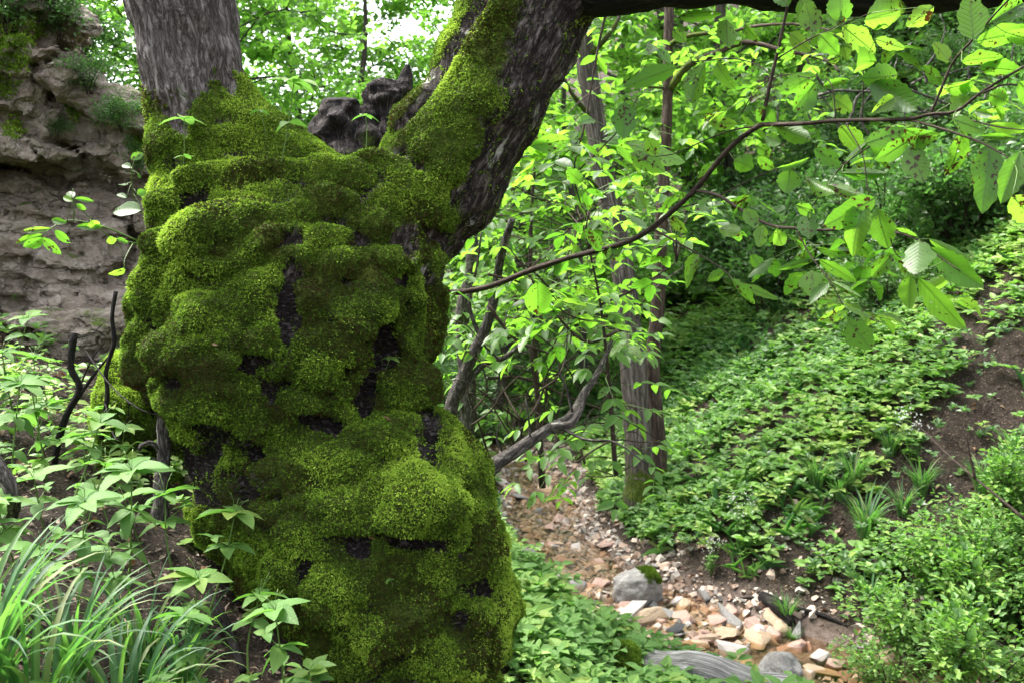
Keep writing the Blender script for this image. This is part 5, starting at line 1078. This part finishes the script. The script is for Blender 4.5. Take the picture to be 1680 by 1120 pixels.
# sprouts on the moss
for k, (bx, by, tx, ty, L, nl, lab) in enumerate([(295, 335, 302, 195, .075, 4, 'thin sprout with long stalk growing on the moss under the bare stem'), (460, 288, 482, 135, .10, 5, 'pale yellow green sprout rising from the mossy shoulder'), (606, 655, 640, 588, .045, 5, 'tiny pale sprout in the dark hollow of the trunk'), (598, 262, 600, 190, .05, 4, 'small bright sprout in the fork before the broken stubs'), (640, 968, 640, 950, .016, 4, 'tiny round leaved seedling low on the mossy trunk'), (440, 240, 425, 182, .05, 3, 'small sprout on the right edge of the mossy stem')]):
    g = rng(700 + k); b0, n_ = on_trunk(bx, by); d_ = float((b0 - CAM) @ FW); t0 = P(tx, ty, d_ - .02); ST = Acc(); LF = Acc(); pp = smooth_path([b0 - n_ * .01, (b0 + t0) / 2 + [.006, 0, 0], t0], 8); V, F, T, lc = tube(pp, [.0022, .0014], 5); ST.add(V, F, .8, lc); ST.T.append(T)
    add_whorl(LF, t0, nl, L, g, LEAF_LANCE, .05, np.full(nl, .75) if k < 3 else None)
    if k < 2: add_whorl(LF, pp[4], 3, L * .6, g, LEAF_LANCE, .1, np.full(3, .6))
    thing_from('sprout', lab, 'plant', b0, [('stalk', ST, M_GREENSTEM, True), ('foliage', LF, M_HERB, True)])
# walnut sprout left of the trunk
A = Acc(); LF = Acc(); PT = Acc(); g = rng(81)
pth = traced(A, [(225, 395, 3.25), (170, 372, 3.2), (110, 362, 3.15), (70, 385, 3.1)], .003, .0015, 5); traced(A, [(225, 400, 3.25), (180, 388, 3.2), (150, 360, 3.15), (120, 330, 3.1), (120, 310, 3.1)], .0025, .001, 5); pth = np.concatenate([pth, traced(A, [(232, 350, 3.25), (220, 325, 3.2), (216, 290, 3.12), (220, 265, 3.1), (228, 252, 3.1)], .002, .001, 5), traced(A, [(218, 400, 3.2), (205, 425, 3.12), (204, 440, 3.1)], .002, .001, 5)])
for (a, b, c, d, wd) in ((72, 385, 20, 400, 14), (70, 390, 38, 410, 22), (68, 390, 100, 418, 16), (90, 378, 115, 400, 14), (85, 375, 30, 380, 10), (110, 366, 80, 360, 12), (120, 325, 112, 312, 14), (122, 326, 155, 330, 9), (120, 330, 100, 322, 10), (125, 335, 142, 345, 9), (150, 362, 158, 375, 20), (170, 372, 120, 372, 12), (232, 345, 182, 342, 34), (205, 305, 198, 300, 16), (215, 275, 198, 268, 12), (232, 290, 222, 285, 10), (180, 388, 186, 402, 16), (190, 392, 212, 398, 10), (205, 440, 178, 455, 18), (215, 262, 235, 250, 14), (208, 325, 190, 316, 10), (225, 320, 240, 312, 14)):
    d0 = 3.1 + g.normal(0, .04); B0 = P(a, b, d0); j = int(np.argmin(((pth - B0) ** 2).sum(1))); Vt, Ft, Tt, lc = tube(smooth_path([pth[j], (pth[j] + B0) / 2 + [0, 0, .006], B0], 4), [.0012, .0008], 4); n0 = A.n; A.add(Vt, Ft, 0, lc); A.T.append(Tt + n0); T0 = P(c, d, d0 + .02); Ln = np.linalg.norm(T0 - B0); LF.inst(LEAF_HI, basis((T0 - B0)[None], (CAM - B0 + g.normal(0, .9, 3))[None]), B0[None], rnd=np.array([g.random()]), scale=np.array([[Ln, wd / FPX * d0 / .52, Ln]]))
thing_from('walnut_sprout', 'small walnut shoot with spotted leaves in front of the rock outcrop', 'plant', P(225, 395, 3.25), [('stem', A, M_GREENSTEM, True), ('foliage', LF, M_HERO, True)])
# dead twigs and sticks at left
dl = 3.7
A = Acc()
for pts, r0, r1 in (([(122, 546, dl), (116, 600, dl), (130, 636, dl), (112, 675, dl), (96, 720, dl), (90, 760, dl)], .014, .012), ([(190, 478, dl), (184, 520, dl), (187, 560, dl), (174, 610, dl), (176, 650, dl), (166, 720, dl)], .008, .009), ([(118, 668, dl), (150, 620, dl), (178, 585, dl)], .008, .004), ([(130, 636, dl), (150, 590, dl), (172, 560, dl - .1)], .004, .002), ([(140, 575, dl), (180, 630, dl - .2), (225, 668, dl - .4), (272, 684, dl - .5)], .003, .002), ([(172, 660, dl), (190, 720, dl - .2), (208, 690, dl - .3), (212, 660, dl - .3)], .003, .0015), ([(125, 555, dl), (150, 548, dl), (170, 530, dl)], .003, .0015)): traced(A, pts, r0, r1, 7, .25, 5)
new_obj('dead_shrub', A.mesh('dead_shrub', M_DARKBARK, True), label='bare black forked twigs left of the trunk', cat='twigs')
A = Acc(); traced(A, [(268, 682, 3.25), (268, 740, 3.25), (265, 800, 3.25), (262, 860, 3.25)], .018, .030, 12, .35, 6, 26, 22); traced(A, [(266, 742, 3.25), (248, 726, 3.22), (232, 730, 3.2), (228, 738, 3.2)], .009, .006, 7, .2, 5); traced(A, [(266, 765, 3.25), (252, 752, 3.2)], .006, .004, 6, .2, 4)
new_obj('dead_stick', A.mesh('dead_stick', M_DEADWOOD, True), label='upright broken grey stick with a hooked twig against the trunk', cat='stick')
A = Acc(); traced(A, [(-20, 740, 2.7), (8, 780, 2.7), (22, 815, 2.7), (20, 850, 2.75)], .022, .016, 10, .3, 6, 20, 18)
new_obj('dead_branch', A.mesh('dead_branch', M_DEADWOOD, True), label='short dead branch at the left edge of the picture', cat='branch')
for k, (p0, p1, r, lab) in enumerate([((345, 985), (400, 1110), .016, 'dark root like stick lying beside the trunk foot'), ((0, 690), (60, 660), .014, 'lichened stick lying among the herbs at far left'), ((1250, 990), (1300, 1035), .05, 'dark rotten log piece on the far creek bank'), ((1300, 1000), (1390, 1030), .014, 'thin dark stick on the bank above the pool'), ((1190, 990), (1260, 985), .010, 'short dark twig on the soil bank')]):
    A = Acc(); a = G(*p0) + [0, 0, r]; b = G(*p1) + [0, 0, r]; V, F, T, lc = tube(smooth_path([a, (a + b) / 2 + [0, 0, .02], b], 20), [r * .8, r, r * .6], 9, .3, k, 12); A.add(V, F, 0, lc); A.T.append(T); new_obj('fallen_stick', A.mesh('fallen_stick', M_DARKBARK if k != 1 else M_DEADWOOD, True), label=lab, cat='stick')
# white flowering plants
def flower_plant(seed, h=.35, w=.14, nf=70):
    g = rng(seed); ST = Acc(); PE = Acc(); LF = Acc()
    for k in range(12):
        a = g.random() * 6.28; e = np.array([math.cos(a) * w * g.random(), math.sin(a) * w * g.random(), h * (.7 + .4 * g.random())]); V, F, T, lc = tube(smooth_path([np.zeros(3), e * .5 + g.normal(0, .02, 3), e], 6), [.002, .001], 4); n0 = ST.n; ST.add(V, F, .5, lc); ST.T.append(T + n0)
        n = nf // 12; c = e + g.normal(0, .022, (n, 3)); add = rand_dirs(g, n * 4, .5); PE.inst(LEAF_MIN, basis(add, g.normal(0, 1, (n * 4, 3)) + [0, -.4, 1.]), np.repeat(c, 4, 0), rnd=g.random(n * 4), scale=.011 * np.ones((n * 4, 3)))
        for q in (.3, .55): add_whorl(LF, e * q, 3, .05, g, LEAF_LO, .2)
    r = new_obj('flowering_plant', None, label='x', cat='flower'); new_obj('stalk', ST.mesh('stalk', M_GREENSTEM), r); new_obj('blossom', PE.mesh('blossom', M_PETAL), r); new_obj('foliage', LF.mesh('foliage', M_HERB), r); return r
WK = Kind([flower_plant(801), flower_plant(802)])
for k, (a, b, s_, lab) in enumerate([(1495, 770, 1., 'white flowering plant in the middle of the right slope'), (1215, 895, .9, 'white flowering plant on the bank right of the creek trees'), (1165, 945, .7, 'small white flowering plant above the mossy boulder'), (1672, 830, .9, 'white flowering plant at the right edge')]): WK.put(onG(*G(a, b)[:2]), k * 2., s_, lab)
WK.done(); TK.done()
# bare twigs on the slope
A = Acc()
for pts in ([(1680, 850, 5.4), (1620, 800, 5.6), (1560, 750, 5.9), (1500, 690, 6.2)], [(1600, 785, 5.6), (1590, 740, 5.6), (1585, 710, 5.6)]): traced(A, pts, .009, .003, 6, .1, 3)
new_obj('fallen_stick', A.mesh('fallen_stick', M_TWIG, True), label='long thin bare stick slanting across the right slope', cat='stick')
A = Acc(); g = rng(91)
for k in range(16):
    x0 = g.uniform(1300, 1640); y0 = g.uniform(110, 260); d = g.uniform(9, 12); a = g.uniform(-2.8, -.3); pts = [(x0, y0, d)]
    for _ in range(5): pts.append((pts[-1][0] + math.cos(a) * 30, pts[-1][1] + math.sin(a) * 24, pts[-1][2])); a += g.normal(0, .35)
    traced(A, pts, .016, .004, 5, .1, k)
for pts in ([(1460, 130, 9), (1500, 185, 9), (1560, 160, 9)], [(1455, 135, 8), (1540, 165, 8), (1600, 190, 8)], [(1440, 125, 8), (1480, 150, 8), (1484, 220, 8)]): traced(A, pts, .012, .005, 6, .1, 3)
new_obj('dead_shrub', A.mesh('dead_shrub', M_DEADWOOD, True), label='bare grey twiggy shrub high on the right slope', cat='shrub')
# fallen leaves on the trunk
for k, (a, b, L, rn, lab) in enumerate([(628, 690, .035, .1, 'red brown fallen leaf lying on the trunk moss'), (598, 876, .022, .4, 'small tan leaf stuck at the edge of a moss cushion'), (352, 568, .018, .9, 'tiny pale leaf on the round moss dome'), (452, 735, .04, .8, 'withered yellow leaf hanging under the moss overhang')]):
    b0, n_ = on_trunk(a, b); A = Acc(); A.inst(LEAF_MD, basis(np.array([[.9, -.1, -.3]]), n_[None]), (b0 + n_ * .012)[None], rnd=np.array([rn]), scale=np.array([[L, L, L]])); new_obj('fallen_leaf', A.mesh('fallen_leaf', M_DRYLEAF), label=lab, cat='leaf')
